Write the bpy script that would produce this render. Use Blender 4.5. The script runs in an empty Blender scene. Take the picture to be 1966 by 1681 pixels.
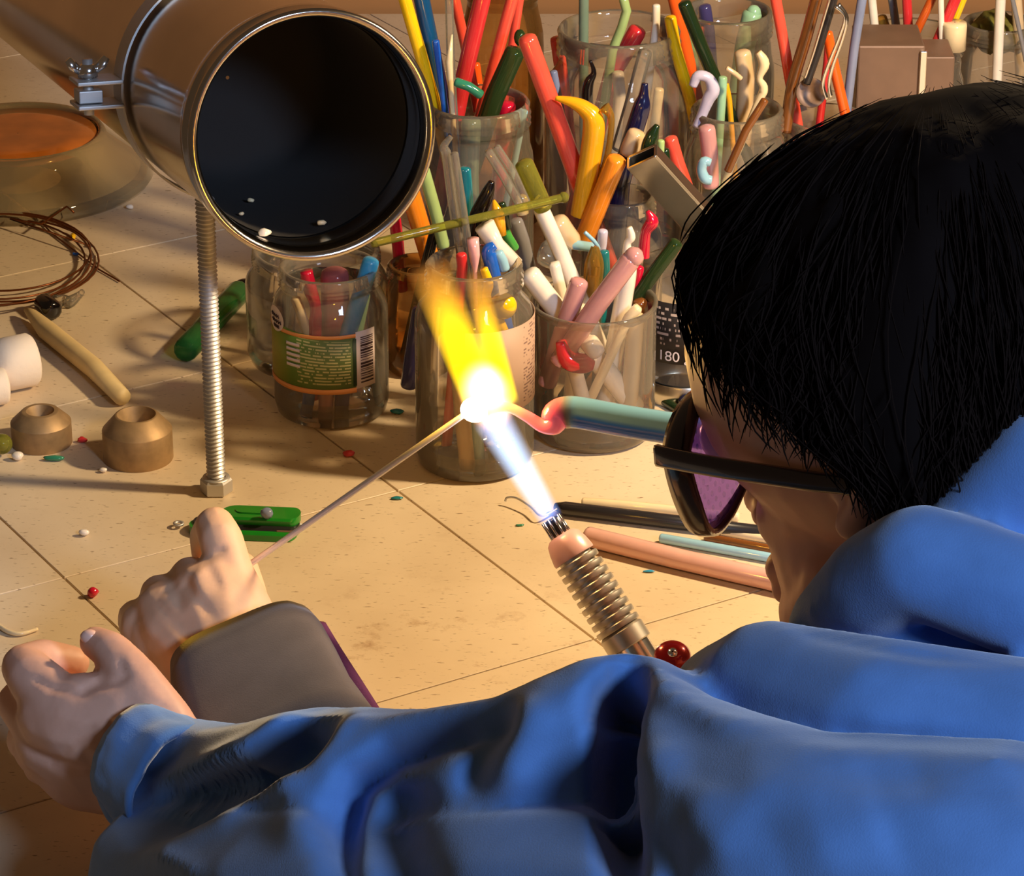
import bpy, bmesh, math, random
from mathutils import Vector, Matrix, noise
random.seed(7)
V = Vector
sc = bpy.context.scene
COL = sc.collection

# ------------------------------------------------------------------ camera
F, CX, CY = 6500.0, 983.0, 840.5
PITCH = math.radians(24.958)
CAM = V((0.0, -1.7414, 0.8105))
FW = V((0, math.cos(PITCH), -math.sin(PITCH)))
UP = V((0, math.sin(PITCH), math.cos(PITCH)))
RT = V((1, 0, 0))
cd = bpy.data.cameras.new('camera'); cam = bpy.data.objects.new('camera', cd); COL.objects.link(cam)
cd.sensor_fit = 'HORIZONTAL'; cd.sensor_width = 36.0; cd.lens = F / 1966.0 * 36.0
cd.clip_start = 0.01; cd.clip_end = 50
cam.location = CAM; cam.rotation_euler = (math.radians(90) - PITCH, 0, 0)
sc.camera = cam

# ------------------------------------------------------------------ world, lights, exposure
w = bpy.data.worlds.new('world'); sc.world = w; w.use_nodes = True
bg = w.node_tree.nodes['Background']
bg.inputs[0].default_value = (0.30, 0.19, 0.11, 1); bg.inputs[1].default_value = 0.2
sc.view_settings.view_transform = 'Standard'; sc.view_settings.look = 'None'
sc.view_settings.gamma = 1.0; sc.view_settings.use_curve_mapping = False
sc.view_settings.exposure = 0.15
sc.cycles.transparent_max_bounces = 40
sc.cycles.max_bounces = 10

def area(name, loc, target, size, power, color, shape='DISK'):
    l = bpy.data.lights.new(name, 'AREA'); l.shape = shape; l.size = size; l.energy = power; l.color = color
    o = bpy.data.objects.new(name, l); COL.objects.link(o); o.location = loc
    o.rotation_euler = (V(target) - V(loc)).to_track_quat('-Z', 'Y').to_euler()
    return o
area('bench_lamp', (0.46, -0.15, 0.56), (-0.08, 0.02, 0), 0.06, 7.4, (1.0, 0.74, 0.43))
area('room_window', (1.25, -2.55, 1.55), (0.0, -0.75, 0.15), 0.5, 46.0, (0.50, 0.68, 1.0))

# ------------------------------------------------------------------ projecting photo measurements into the place
def ray(u, v): return FW + RT * ((u - CX) / F) - UP * ((v - CY) / F)
def PD(u, v, d): return CAM + ray(u, v) * d
def PZ(u, v, z=0.0):
    r = ray(u, v); return CAM + r * ((z - CAM.z) / r.z)
def PY(u, v, y):
    r = ray(u, v); return CAM + r * ((y - CAM.y) / r.y)
def depth(p): return (p - CAM).dot(FW)
def to_px(p):
    q = p - CAM; z = q.dot(FW); return (CX + F * q.x / z, CY - F * q.dot(UP) / z)
def mpp(p): return depth(p) / F          # metres per photo pixel at a point

# ------------------------------------------------------------------ materials
def lin(c):
    return tuple((x / 12.92 if x <= .04045 else ((x + .055) / 1.055) ** 2.4) for x in c)
def rgb(r, g, b): return lin((r / 255, g / 255, b / 255)) + (1.0,)
MATS = {}
def newmat(name):
    m = bpy.data.materials.new(name); m.use_nodes = True
    nt = m.node_tree; b = nt.nodes['Principled BSDF']; MATS[name] = m
    return m, nt, b
def N(nt, t, **kw):
    n = nt.nodes.new(t)
    for k, v in kw.items(): setattr(n, k, v)
    return n
def plain(name, col, rough=.4, metal=0.0, spec=.5, bump=0.0, bscale=200, var=0.0, sss=0.0, coat=0.0, sheen=0.0, vscale=60):
    m, nt, b = newmat(name)
    b.inputs['Base Color'].default_value = col if len(col) == 4 else tuple(col) + (1,)
    b.inputs['Roughness'].default_value = rough; b.inputs['Metallic'].default_value = metal
    b.inputs['Specular IOR Level'].default_value = spec
    b.inputs['Coat Weight'].default_value = coat
    b.inputs['Sheen Weight'].default_value = sheen
    if sss: 
        b.inputs['Subsurface Weight'].default_value = sss; b.inputs['Subsurface Scale'].default_value = .004
        b.inputs['Subsurface Radius'].default_value = (1, .35, .2)
    tc = N(nt, 'ShaderNodeTexCoord')
    if var:
        nz = N(nt, 'ShaderNodeTexNoise'); nz.inputs['Scale'].default_value = vscale; nz.inputs['Detail'].default_value = 4
        nt.links.new(tc.outputs['Object'], nz.inputs['Vector'])
        mx = N(nt, 'ShaderNodeMix', data_type='RGBA', blend_type='MULTIPLY'); mx.inputs[0].default_value = 1
        c = b.inputs['Base Color'].default_value
        mx.inputs[6].default_value = c
        rp = N(nt, 'ShaderNodeMapRange'); rp.inputs[1].default_value = .3; rp.inputs[2].default_value = .7
        rp.inputs[3].default_value = 1 - var; rp.inputs[4].default_value = 1 + var
        nt.links.new(nz.outputs['Fac'], rp.inputs[0]); nt.links.new(rp.outputs[0], mx.inputs[7])
        nt.links.new(mx.outputs[2], b.inputs['Base Color'])
    if bump:
        nz = N(nt, 'ShaderNodeTexNoise'); nz.inputs['Scale'].default_value = bscale; nz.inputs['Detail'].default_value = 3
        nt.links.new(tc.outputs['Object'], nz.inputs['Vector'])
        bp = N(nt, 'ShaderNodeBump'); bp.inputs['Strength'].default_value = bump; bp.inputs['Distance'].default_value = .001
        nt.links.new(nz.outputs['Fac'], bp.inputs['Height']); nt.links.new(bp.outputs[0], b.inputs['Normal'])
    return m
def clear(name, tint=(.97, .96, .93), edge=(.62, .58, .48), body=0.0, bodycol=(.8, .7, .55), rough=.03, refl=1.0):
    """clear or tinted glass: transmits straight through, darker towards its edges, mirror at grazing angles"""
    m, nt, b = newmat(name); nt.nodes.remove(b); out = nt.nodes['Material Output']
    lw = N(nt, 'ShaderNodeLayerWeight'); lw.inputs['Blend'].default_value = .5
    pw = N(nt, 'ShaderNodeMath', operation='POWER'); pw.inputs[1].default_value = 3.5
    nt.links.new(lw.outputs['Facing'], pw.inputs[0])
    mx = N(nt, 'ShaderNodeMix', data_type='RGBA'); mx.inputs[6].default_value = tuple(tint) + (1,); mx.inputs[7].default_value = tuple(edge) + (1,)
    nt.links.new(pw.outputs[0], mx.inputs[0])
    tr = N(nt, 'ShaderNodeBsdfTransparent'); nt.links.new(mx.outputs[2], tr.inputs[0])
    gl = N(nt, 'ShaderNodeBsdfGlossy'); gl.inputs['Roughness'].default_value = rough
    fr = N(nt, 'ShaderNodeFresnel'); fr.inputs[0].default_value = 1.5
    fm = N(nt, 'ShaderNodeMath', operation='MULTIPLY'); fm.inputs[1].default_value = refl; fm.use_clamp = True
    nt.links.new(fr.outputs[0], fm.inputs[0])
    s = N(nt, 'ShaderNodeMixShader'); nt.links.new(fm.outputs[0], s.inputs[0])
    nt.links.new(tr.outputs[0], s.inputs[1]); nt.links.new(gl.outputs[0], s.inputs[2])
    last = s
    if body:
        df = N(nt, 'ShaderNodeBsdfDiffuse'); df.inputs[0].default_value = tuple(bodycol) + (1,)
        s2 = N(nt, 'ShaderNodeMixShader'); s2.inputs[0].default_value = body
        nt.links.new(s.outputs[0], s2.inputs[1]); nt.links.new(df.outputs[0], s2.inputs[2]); last = s2
    nt.links.new(last.outputs[0], out.inputs[0])
    return m

GLASSCOL = dict(
    coral=(238, 84, 66), red=(206, 48, 52), yellow=(246, 196, 20), amberyellow=(235, 165, 25), orange=(240, 140, 35), dorange=(244, 96, 30),
    navy=(18, 22, 60), blue=(28, 92, 190), tealblue=(14, 74, 120), white=(238, 226, 208), cream=(236, 214, 170), mint=(150, 196, 160),
    sage=(160, 186, 120), green=(70, 150, 60), dgreen=(26, 44, 22), olive=(110, 112, 24), black=(14, 10, 12), pink=(230, 178, 165), mauve=(196, 140, 138),
    crimson=(196, 20, 52), teal=(30, 120, 130), lightblue=(150, 196, 214), lilac=(196, 190, 214), indigo=(64, 58, 104), greygreen=(110, 130, 110),
    brown=(120, 70, 30), grey=(130, 128, 130), bluegrey=(120, 130, 160), skyblue=(60, 160, 214), jade=(50, 130, 100), beige=(214, 186, 146), rust=(196, 84, 24), petal=(232, 170, 172))
for k, c in GLASSCOL.items():
    plain('g_' + k, rgb(*c), rough=.14, spec=.6, coat=.3, var=.06, vscale=90)
clear('g_clear', tint=(.93, .9, .84), edge=(.45, .4, .32), body=.10, bodycol=(.85, .78, .65))
clear('g_amber', tint=(.85, .6, .2), edge=(.5, .28, .05), body=.15, bodycol=(.8, .5, .1))
clear('g_oliveclear', tint=(.72, .68, .22), edge=(.35, .32, .05), body=.22, bodycol=(.5, .48, .08))
clear('g_darkgreenclear', tint=(.2, .34, .12), edge=(.05, .1, .03), body=.35, bodycol=(.05, .1, .03))
clear('g_greenclear', tint=(.28, .6, .2), edge=(.04, .2, .04), body=.4, bodycol=(.04, .22, .06))
clear('g_rubyclear', tint=(.8, .35, .38), edge=(.5, .12, .15), body=.35, bodycol=(.6, .2, .22))
clear('jar_glass', tint=(.88, .84, .77), edge=(.74, .64, .48), body=.09, bodycol=(.95, .82, .62))
clear('jar_glass_amber', tint=(.82, .58, .30), edge=(.5, .28, .10), body=.10, bodycol=(.6, .33, .1))
clear('bowl_glass', tint=(.88, .78, .58), edge=(.55, .42, .22), body=.22, bodycol=(.78, .62, .36), refl=1.6)
plain('steel', (.62, .60, .58), rough=.22, metal=1, bump=.05, bscale=60)
plain('duct_steel', (.58, .53, .47), rough=.16, metal=1, var=.18, vscale=9)
plain('zinc', (.62, .60, .58), rough=.5, metal=.8)
plain('bright_steel', (.85, .83, .8), rough=.18, metal=1)
plain('brass_dull', rgb(168, 138, 98), rough=.55, metal=.5, var=.15, vscale=160)
plain('copper_wire', rgb(120, 66, 30), rough=.35, metal=.7)
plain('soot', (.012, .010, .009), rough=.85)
plain('black_metal', (.02, .018, .02), rough=.25, spec=.6)
plain('wood_stick', rgb(226, 198, 140), rough=.55, var=.1, vscale=40)
plain('chalk', rgb(242, 226, 206), rough=.7, bump=.2, bscale=300)
plain('copper_tip', rgb(240, 190, 184), rough=.35, metal=.15)
plain('red_anodised', rgb(170, 16, 18), rough=.2, metal=.3, coat=.6)
plain('knife_green', rgb(22, 128, 30), rough=.28, coat=.4, var=.12)
plain('skin', rgb(222, 172, 148), rough=.5, spec=.35, sss=.05, bump=.12, bscale=260, var=.08, vscale=45)
plain('skin_pink', rgb(226, 184, 152), rough=.5, spec=.3, sss=.05, bump=.12, bscale=220, var=.10, vscale=40)
plain('nail', rgb(236, 190, 170), rough=.3)
plain('hair', (.008, .0055, .005), rough=.8, spec=.04)
plain('hair_strand', (.012, .0075, .006), rough=.85, spec=.02)
plain('hoodie', rgb(94, 138, 200), rough=.9, spec=.1, bump=.18, bscale=1400, var=.08, vscale=60, sheen=.5)
plain('cuff_grey', rgb(92, 84, 82), rough=.95, spec=.1, bump=.15, bscale=1500, var=.12, vscale=50, sheen=.2)
plain('lining_purple', rgb(96, 52, 88), rough=.9, spec=.1, bump=.3, bscale=700)
plain('wall_paint', rgb(176, 124, 72), rough=.8, var=.1, vscale=4)
plain('grout', rgb(120, 96, 66), rough=.95)
plain('tin', rgb(128, 102, 84), rough=.5, metal=.4, var=.15, vscale=30)
plain('eye_white', (.8, .78, .75), rough=.2)
plain('lid_metal', (.62, .58, .48), rough=.3, metal=1)
plain('black_print', (.015, .014, .016), rough=.6)
plain('white_print', rgb(232, 218, 214), rough=.6)
plain('frame_plastic', rgb(34, 18, 30), rough=.2, coat=.5)
plain('orange_plastic', rgb(226, 140, 40), rough=.45, var=.08, vscale=20)
plain('moss', rgb(110, 104, 34), rough=.8, var=.4, vscale=160)

def tile_mat():
    m, nt, b = newmat('tile_cream')
    g = N(nt, 'ShaderNodeNewGeometry')
    n1 = N(nt, 'ShaderNodeTexNoise'); n1.inputs['Scale'].default_value = 9; n1.inputs['Detail'].default_value = 5
    n2 = N(nt, 'ShaderNodeTexNoise'); n2.inputs['Scale'].default_value = 420; n2.inputs['Detail'].default_value = 2
    n3 = N(nt, 'ShaderNodeTexNoise'); n3.inputs['Scale'].default_value = 34; n3.inputs['Detail'].default_value = 6; n3.inputs['Roughness'].default_value = .7
    mp = N(nt, 'ShaderNodeMapping'); mp.inputs['Rotation'].default_value = (0, 0, .5); mp.inputs['Scale'].default_value = (.45, 1.4, 1)
    nt.links.new(g.outputs['Position'], mp.inputs[0])
    nt.links.new(mp.outputs[0], n2.inputs['Vector'])
    for n in (n1, n3): nt.links.new(g.outputs['Position'], n.inputs['Vector'])
    r1 = N(nt, 'ShaderNodeValToRGB'); r1.color_ramp.elements[0].color = rgb(206, 184, 152); r1.color_ramp.elements[0].position = .3
    r1.color_ramp.elements[1].color = rgb(228, 208, 176); r1.color_ramp.elements[1].position = .7
    nt.links.new(n1.outputs['Fac'], r1.inputs[0])
    r2 = N(nt, 'ShaderNodeValToRGB'); r2.color_ramp.elements[0].color = (.25, .17, .10, 1); r2.color_ramp.elements[0].position = .27
    r2.color_ramp.elements[1].color = (1, 1, 1, 1); r2.color_ramp.elements[1].position = .36
    nt.links.new(n2.outputs['Fac'], r2.inputs[0])
    mx = N(nt, 'ShaderNodeMix', data_type='RGBA', blend_type='MULTIPLY'); mx.inputs[0].default_value = .75
    nt.links.new(r1.outputs[0], mx.inputs[6]); nt.links.new(r2.outputs[0], mx.inputs[7])
    r3 = N(nt, 'ShaderNodeValToRGB'); r3.color_ramp.elements[0].color = (.42, .24, .13, 1); r3.color_ramp.elements[0].position = .30
    r3.color_ramp.elements[1].color = (1, 1, 1, 1); r3.color_ramp.elements[1].position = .43
    nt.links.new(n3.outputs['Fac'], r3.inputs[0])
    # stains and scorch marks sit where the glass worker leans: a patch on the near tiles
    c = PZ(880, 1330)
    sub = N(nt, 'ShaderNodeVectorMath', operation='DISTANCE'); sub.inputs[1].default_value = c
    nt.links.new(g.outputs['Position'], sub.inputs[0])
    mr = N(nt, 'ShaderNodeMapRange'); mr.inputs[1].default_value = .13; mr.inputs[2].default_value = .02; mr.inputs[3].default_value = .12; mr.inputs[4].default_value = .9
    nt.links.new(sub.outputs['Value'], mr.inputs[0])
    m2 = N(nt, 'ShaderNodeMix', data_type='RGBA', blend_type='MULTIPLY'); nt.links.new(mr.outputs[0], m2.inputs[0])
    nt.links.new(mx.outputs[2], m2.inputs[6]); nt.links.new(r3.outputs[0], m2.inputs[7])
    nt.links.new(m2.outputs[2], b.inputs['Base Color'])
    b.inputs['Roughness'].default_value = .42; b.inputs['Specular IOR Level'].default_value = .35
tile_mat()

# ------------------------------------------------------------------ mesh helpers
def set_tags(o, label=None, cat=None, group=None, kind=None):
    if label: o['label'] = label
    if cat: o['category'] = cat
    if group: o['group'] = group
    if kind: o['kind'] = kind
def mk(name, verts, faces, mat, parent=None, loc=None, smooth=True, label=None, cat=None, group=None, kind=None):
    """verts are given in world space; the object origin is loc (or the parent's)"""
    off = parent_world(parent) if parent else V((0, 0, 0))
    base = V(loc) if loc is not None else (off if parent else V((0, 0, 0)))
    me = bpy.data.meshes.new(name)
    me.from_pydata([tuple(V(v) - base) for v in verts], [], faces)
    me.materials.append(MATS[mat] if isinstance(mat, str) else mat)
    if smooth:
        me.polygons.foreach_set('use_smooth', [True] * len(me.polygons))
    me.update()
    o = bpy.data.objects.new(name, me); COL.objects.link(o)
    if parent: o.parent = parent
    o.location = base - off
    set_tags(o, label, cat, group, kind)
    return o
def parent_world(p):
    r = V((0, 0, 0))
    while p: r += p.location; p = p.parent
    return r
def thing(name, loc, label, cat, group=None, kind=None):
    o = bpy.data.objects.new(name, None); COL.objects.link(o); o.location = loc; o.empty_display_size = .02
    set_tags(o, label, cat, group, kind); return o
def sharp(o, ang=35):
    me = o.data
    bm = bmesh.new(); bm.from_mesh(me)
    for e in bm.edges:
        if len(e.link_faces) == 2 and e.calc_face_angle(0) > math.radians(ang): e.smooth = False
    bm.to_mesh(me); bm.free(); return o
def frames(path):
    T = []
    for i in range(len(path)):
        a = path[max(i - 1, 0)]; b = path[min(i + 1, len(path) - 1)]
        T.append((b - a).normalized())
    n = T[0].orthogonal().normalized(); out = []
    for t in T:
        n = (n - t * n.dot(t)).normalized(); out.append((n, t.cross(n)))
    return T, out
def tube(path, rad, n=12, cap=True, flat=1.0):
    path = [V(p) for p in path]
    if not hasattr(rad, '__len__'): rad = [rad] * len(path)
    T, fr = frames(path)
    vs, fs = [], []
    for p, r, (a, b) in zip(path, rad, fr):
        for k in range(n):
            t = 2 * math.pi * k / n
            vs.append(p + a * (r * math.cos(t)) + b * (r * flat * math.sin(t)))
    for i in range(len(path) - 1):
        for k in range(n):
            fs.append((i * n + k, i * n + (k + 1) % n, (i + 1) * n + (k + 1) % n, (i + 1) * n + k))
    if cap:
        fs.append(tuple(range(n - 1, -1, -1))); fs.append(tuple(range((len(path) - 1) * n, len(path) * n)))
    return vs, fs
def rounded_ends(path, r, k=.6, round0=True, round1=True):
    """path and radii of a rod whose ends are softly fire polished"""
    path = [V(p) for p in path]; rr = [r] * len(path)
    def end(p, q):
        d = (p - q).normalized()
        return [(p - d * r * .55, r), (p - d * r * .22, r * .9), (p - d * r * .05, r * .62), (p, r * .2)]
    P, R = path[:], rr[:]
    if round0:
        e = end(path[0], path[1]); P = [x[0] for x in e[::-1]] + P[1:]; R = [x[1] for x in e[::-1]] + R[1:]
    if round1:
        e = end(path[-1], path[-2]); P = P[:-1] + [x[0] for x in e]; R = R[:-1] + [x[1] for x in e]
    return P, R
def smooth_path(pts, n=6):
    pts = [V(p) for p in pts]
    if len(pts) < 3: return pts
    out = []
    for i in range(len(pts) - 1):
        p0 = pts[max(i - 1, 0)]; p1 = pts[i]; p2 = pts[i + 1]; p3 = pts[min(i + 2, len(pts) - 1)]
        for k in range(n):
            t = k / n
            out.append(.5 * ((2 * p1) + (p2 - p0) * t + (2 * p0 - 5 * p1 + 4 * p2 - p3) * t * t + (3 * p1 - p0 - 3 * p2 + p3) * t ** 3))
    out.append(pts[-1]); return out
def smooth_list(vals, n=6):
    return [v.x for v in smooth_path([V((x, 0, 0)) for x in vals], n)]
def lathe(prof, c, n=40, axis=V((0, 0, 1)), a0=0.0, a1=2 * math.pi):
    c = V(c); axis = axis.normalized(); ex = axis.orthogonal().normalized()
    if abs(axis.z) > .999: ex = V((1, 0, 0))
    ey = axis.cross(ex); vs, fs = [], []
    full = abs(a1 - a0 - 2 * math.pi) < 1e-6; m = n if full else n + 1
    for r, z in prof:
        for k in range(m):
            t = a0 + (a1 - a0) * k / n
            vs.append(c + axis * z + ex * (max(r, 1e-5) * math.cos(t)) + ey * (max(r, 1e-5) * math.sin(t)))
    for i in range(len(prof) - 1):
        for k in range(n):
            k2 = (k + 1) % m
            fs.append((i * m + k, i * m + k2, (i + 1) * m + k2, (i + 1) * m + k))
    return vs, fs
def boxv(c, ex, ey, ez, hx, hy, hz, bev=0.0):
    """box with half sizes along three axes, chamfered edges"""
    bm = bmesh.new(); bmesh.ops.create_cube(bm, size=2)
    for v in bm.verts: v.co = V((v.co.x * hx, v.co.y * hy, v.co.z * hz))
    if bev: bmesh.ops.bevel(bm, geom=bm.edges[:], offset=bev, segments=2, affect='EDGES', profile=.5)
    M = Matrix((ex, ey, ez)).transposed()
    vs = [V(c) + M @ v.co for v in bm.verts]; bm.verts.index_update()
    fs = [tuple(v.index for v in f.verts) for f in bm.faces]; bm.free(); return vs, fs
def join(*parts):
    vs, fs = [], []
    for v, f in parts:
        o = len(vs); vs += list(v); fs += [tuple(i + o for i in x) for x in f]
    return vs, fs
def ball(c, r, seg=12, scale=(1, 1, 1), rot=None):
    bm = bmesh.new(); bmesh.ops.create_uvsphere(bm, u_segments=seg, v_segments=max(6, seg * 2 // 3), radius=1)
    M = rot or Matrix.Identity(3)
    vs = [V(c) + M @ V((v.co.x * r * scale[0], v.co.y * r * scale[1], v.co.z * r * scale[2])) for v in bm.verts]
    fs = [tuple(v.index for v in f.verts) for f in bm.faces]; bm.free(); return vs, fs
_ico = None
def rcone(a, ra, b, rb):
    """round cone (capsule with two radii) as the hull of two spheres"""
    global _ico
    if _ico is None:
        bm = bmesh.new(); bmesh.ops.create_icosphere(bm, subdivisions=2, radius=1); _ico = [v.co.copy() for v in bm.verts]; bm.free()
    bm = bmesh.new()
    for c, r in ((V(a), ra), (V(b), rb)):
        for q in _ico: bm.verts.new(c + q * r)
    bmesh.ops.convex_hull(bm, input=bm.verts[:])
    for v in [v for v in bm.verts if not v.link_faces]: bm.verts.remove(v)
    bm.verts.index_update()
    vs = [v.co.copy() for v in bm.verts]; fs = [tuple(v.index for v in f.verts) for f in bm.faces]; bm.free()
    return vs, fs
def chain(pts):
    """pts: (point, radius) list -> round cones"""
    return join(*[rcone(pts[i][0], pts[i][1], pts[i + 1][0], pts[i + 1][1]) for i in range(len(pts) - 1)])
def cpx(pts):
    """(u, v, r_px, d) list -> chain"""
    return chain([(PD(u, v, d), r * d / F) for u, v, r, d in pts])
def fuse(geo, voxel, smooth=6, fac=.5):
    """one continuous skin around a set of overlapping solids"""
    vs, fs = geo
    me = bpy.data.meshes.new('tmp'); me.from_pydata([tuple(v) for v in vs], [], fs)
    o = bpy.data.objects.new('tmp', me); COL.objects.link(o)
    md = o.modifiers.new('r', 'REMESH'); md.mode = 'VOXEL'; md.voxel_size = voxel
    s = o.modifiers.new('s', 'SMOOTH'); s.iterations = smooth; s.factor = fac
    dg = bpy.context.evaluated_depsgraph_get(); ev = o.evaluated_get(dg); m2 = ev.to_mesh()
    out = [v.co.copy() for v in m2.vertices]; of = [tuple(p.vertices) for p in m2.polygons]
    ev.to_mesh_clear(); bpy.data.objects.remove(o); bpy.data.meshes.remove(me)
    return out, of
def normals(vs, fs):
    ns = [V((0, 0, 0)) for _ in vs]
    for f in fs:
        a, b, c = vs[f[0]], vs[f[1]], vs[f[2]]
        n = (b - a).cross(c - a)
        for i in f: ns[i] += n
    return [n.normalized() if n.length > 0 else V((0, 0, 1)) for n in ns]
def seg_dist(p, poly):
    """distance to a stroke and how far along it (0..1) the nearest point lies"""
    best = 1e9; bt = 0; tot = sum(math.hypot(b[0] - a[0], b[1] - a[1]) for a, b in zip(poly[:-1], poly[1:])); run = 0
    for (ax, ay), (bx, by) in zip(poly[:-1], poly[1:]):
        dx, dy = bx - ax, by - ay; L = math.hypot(dx, dy)
        t = max(0, min(1, ((p[0] - ax) * dx + (p[1] - ay) * dy) / (L * L))) if L else 0
        d = math.hypot(p[0] - ax - dx * t, p[1] - ay - dy * t)
        if d < best: best = d; bt = (run + t * L) / tot
        run += L
    return best, bt
def crease(geo, strokes):
    """press valleys and raise ridges into cloth along strokes (polyline, width, depth), fading out at both ends"""
    vs, fs = geo; ns = normals(vs, fs); out = []
    for p, n in zip(vs, ns):
        view = (p - CAM).normalized(); f = -n.dot(view)
        if f < .02: out.append(p); continue
        q = to_px(p); dsum = 0
        for poly, wd, amp in strokes:
            d, t = seg_dist(q, poly)
            if d < wd * 2.6:
                fade = min(1, .35 + t / .2, .05 + (1 - t) / .38)
                dsum += amp * fade * (math.exp(-(d / wd) ** 2) if amp > -.03 else math.exp(-(d / wd) ** 4))
        out.append(p - (view * .7 - n * .3).normalized() * dsum * min(1, f * 2.5))
    return out, fs
def relax(geo, it=2, fac=.5):
    vs, fs = geo; nb = [set() for _ in vs]
    for f in fs:
        for i in range(len(f)): nb[f[i]].add(f[i - 1]); nb[f[i - 1]].add(f[i])
    for _ in range(it):
        vs = [v.lerp(sum((vs[j] for j in nb[i]), V((0, 0, 0))) / len(nb[i]), fac) if nb[i] else v for i, v in enumerate(vs)]
    return vs, fs
#@@SETTING
# ------------------------------------------------------------------ the bench and the wall behind it
YAW = 1.02446; TS = .2; TO = V((-.16657, .10233))
TA = V((math.cos(YAW), -math.sin(YAW))); TB = V((math.sin(YAW), math.cos(YAW)))
X0, X1, Y0, Y1 = -.62, .62, -.60, .78
def clip(poly):
    for ax, lim, sg in ((0, X0, 1), (0, X1, -1), (1, Y0, 1), (1, Y1, -1)):
        out = []
        for i in range(len(poly)):
            a, b = poly[i - 1], poly[i]; da = (a[ax] - lim) * sg; db = (b[ax] - lim) * sg
            if da * db < 0: out.append(a.lerp(b, da / (da - db)))
            if db >= 0: out.append(b)
        poly = out
        if len(poly) < 3: return []
    return poly
bench = thing('workbench', V((0, .05, -.03)), 'cream tiled workbench with dark joints under all the glass and tools', 'workbench')
v, f = boxv(V((0, (Y0 + Y1) / 2, -.0165)), V((1, 0, 0)), V((0, 1, 0)), V((0, 0, 1)), (X1 - X0) / 2, (Y1 - Y0) / 2, .0135)
mk('bench_slab', v, f, 'grout', bench, smooth=False)
def prism(poly, ztop, zbot, bev):
    c = sum((p for p in poly), V((0, 0))) / len(poly); n = len(poly); vs = []
    for z, s in ((zbot, 0), (ztop - bev, 0), (ztop, bev)):
        for p in poly:
            d = (c - p).normalized(); q = p + d * s * 1.4; vs.append(V((q.x, q.y, z)))
    fs = [tuple(range(2 * n, 3 * n)), tuple(range(n - 1, -1, -1))]
    for r in range(2):
        for i in range(n): fs.append((r * n + i, r * n + (i + 1) % n, (r + 1) * n + (i + 1) % n, (r + 1) * n + i))
    return vs, fs
GAP = .0011
for i in range(-9, 10):
    for j in range(-9, 10):
        pl = []
        for a, b in ((0, 0), (1, 0), (1, 1), (0, 1)):
            s = (i + (GAP if a == 0 else 1 - GAP) * 1 if False else i + a) ; t = j + b
            q = TO + TA * (s * TS + (GAP / 2 if a == 0 else -GAP / 2) * 1.0) + TB * (t * TS + (GAP / 2 if b == 0 else -GAP / 2))
            pl.append(q)
        pl = clip(pl)
        if len(pl) >= 3:
            area2 = abs(sum(pl[k - 1].x * pl[k].y - pl[k].x * pl[k - 1].y for k in range(len(pl))))
            if area2 < .002: continue
            if sum(pl[k - 1].x * pl[k].y - pl[k].x * pl[k - 1].y for k in range(len(pl))) < 0: pl = pl[::-1]
            v, f = prism(pl, 0.0, -.004, .0003)
            mk('tile', v, f, 'tile_cream', bench, smooth=False)
v, f = boxv(V((0, .80, .35)), V((1, 0, 0)), V((0, 1, 0)), V((0, 0, 1)), 1.2, .012, .42)
mk('wall_back', v, f, 'wall_paint', smooth=False, kind='structure', label='warm brown wall behind the jars at the back', loc=(0, .8, -.07))

#@@DUCT
# ------------------------------------------------------------------ extraction duct
M0 = PD(604, 262, 1.70); AX = V((-.34, .93, -.13)).normalized(); RD = 243 * 1.70 / F
duct = thing('extraction_duct', M0 - V((0, 0, RD)), 'round steel extraction duct with black inside, its open mouth towards the flame', 'duct')
prof = [(RD - .0045, .012), (RD - .0040, .004), (RD - .0015, .0), (RD + .0008, .0012), (RD + .0012, .004), (RD - .0006, .007), (RD - .0012, .012), (RD + .0004, .016), (RD + .0004, .020), (RD - .0012, .024), (RD - .0015, .03), (RD - .0015, .62)]
v, f = lathe(prof, M0, 96, AX); mk('duct_pipe', v, f, 'duct_steel', duct)
v, f = lathe([(RD - .0046, .010), (RD - .0050, .013), (RD - .0038, .018), (RD - .0045, .026), (RD - .0048, .034)], M0, 96, AX); mk('mouth_ring', v, f, 'bright_steel', duct)
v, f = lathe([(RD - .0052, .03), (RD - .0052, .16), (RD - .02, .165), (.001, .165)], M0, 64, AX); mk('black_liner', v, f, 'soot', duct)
# clamp: a steel band round the pipe with two tabs, a bolt, a square nut and a wing nut
SC = .150; CC = M0 + AX * SC; RC = RD + .0004
side = (V((-1, 0, 0)) - AX * V((-1, 0, 0)).dot(AX)).normalized()
tang = AX.cross(side); tang = tang if tang.z > 0 else -tang
clampo = thing('pipe_clamp', CC + side * RC, 'grey steel pipe clamp with bolt and wing nut round the duct', 'clamp')
v, f = lathe([(RC, -.009), (RC + .0012, -.009), (RC + .0012, .009), (RC, .009), (RC, -.009)], CC, 80, AX); sharp(mk('clamp_band', v, f, 'zinc', clampo))
for s in (1, -1):
    c = CC + side * (RC + .0125) + tang * (.0065 * s)
    v, f = boxv(c, side, AX, tang, .0125, .011, .0011, .0006); mk('clamp_tab', v, f, 'zinc', clampo, smooth=False)
bc = CC + side * (RC + .017)
v, f = tube([bc - tang * .012, bc + tang * .018], .0028, 12); mk('bolt', v, f, 'zinc', clampo)
v, f = boxv(bc - tang * .0015, side, AX, tang, .0065, .0065, .0034, .0006); mk('square_nut', v, f, 'zinc', clampo, smooth=False)
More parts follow.
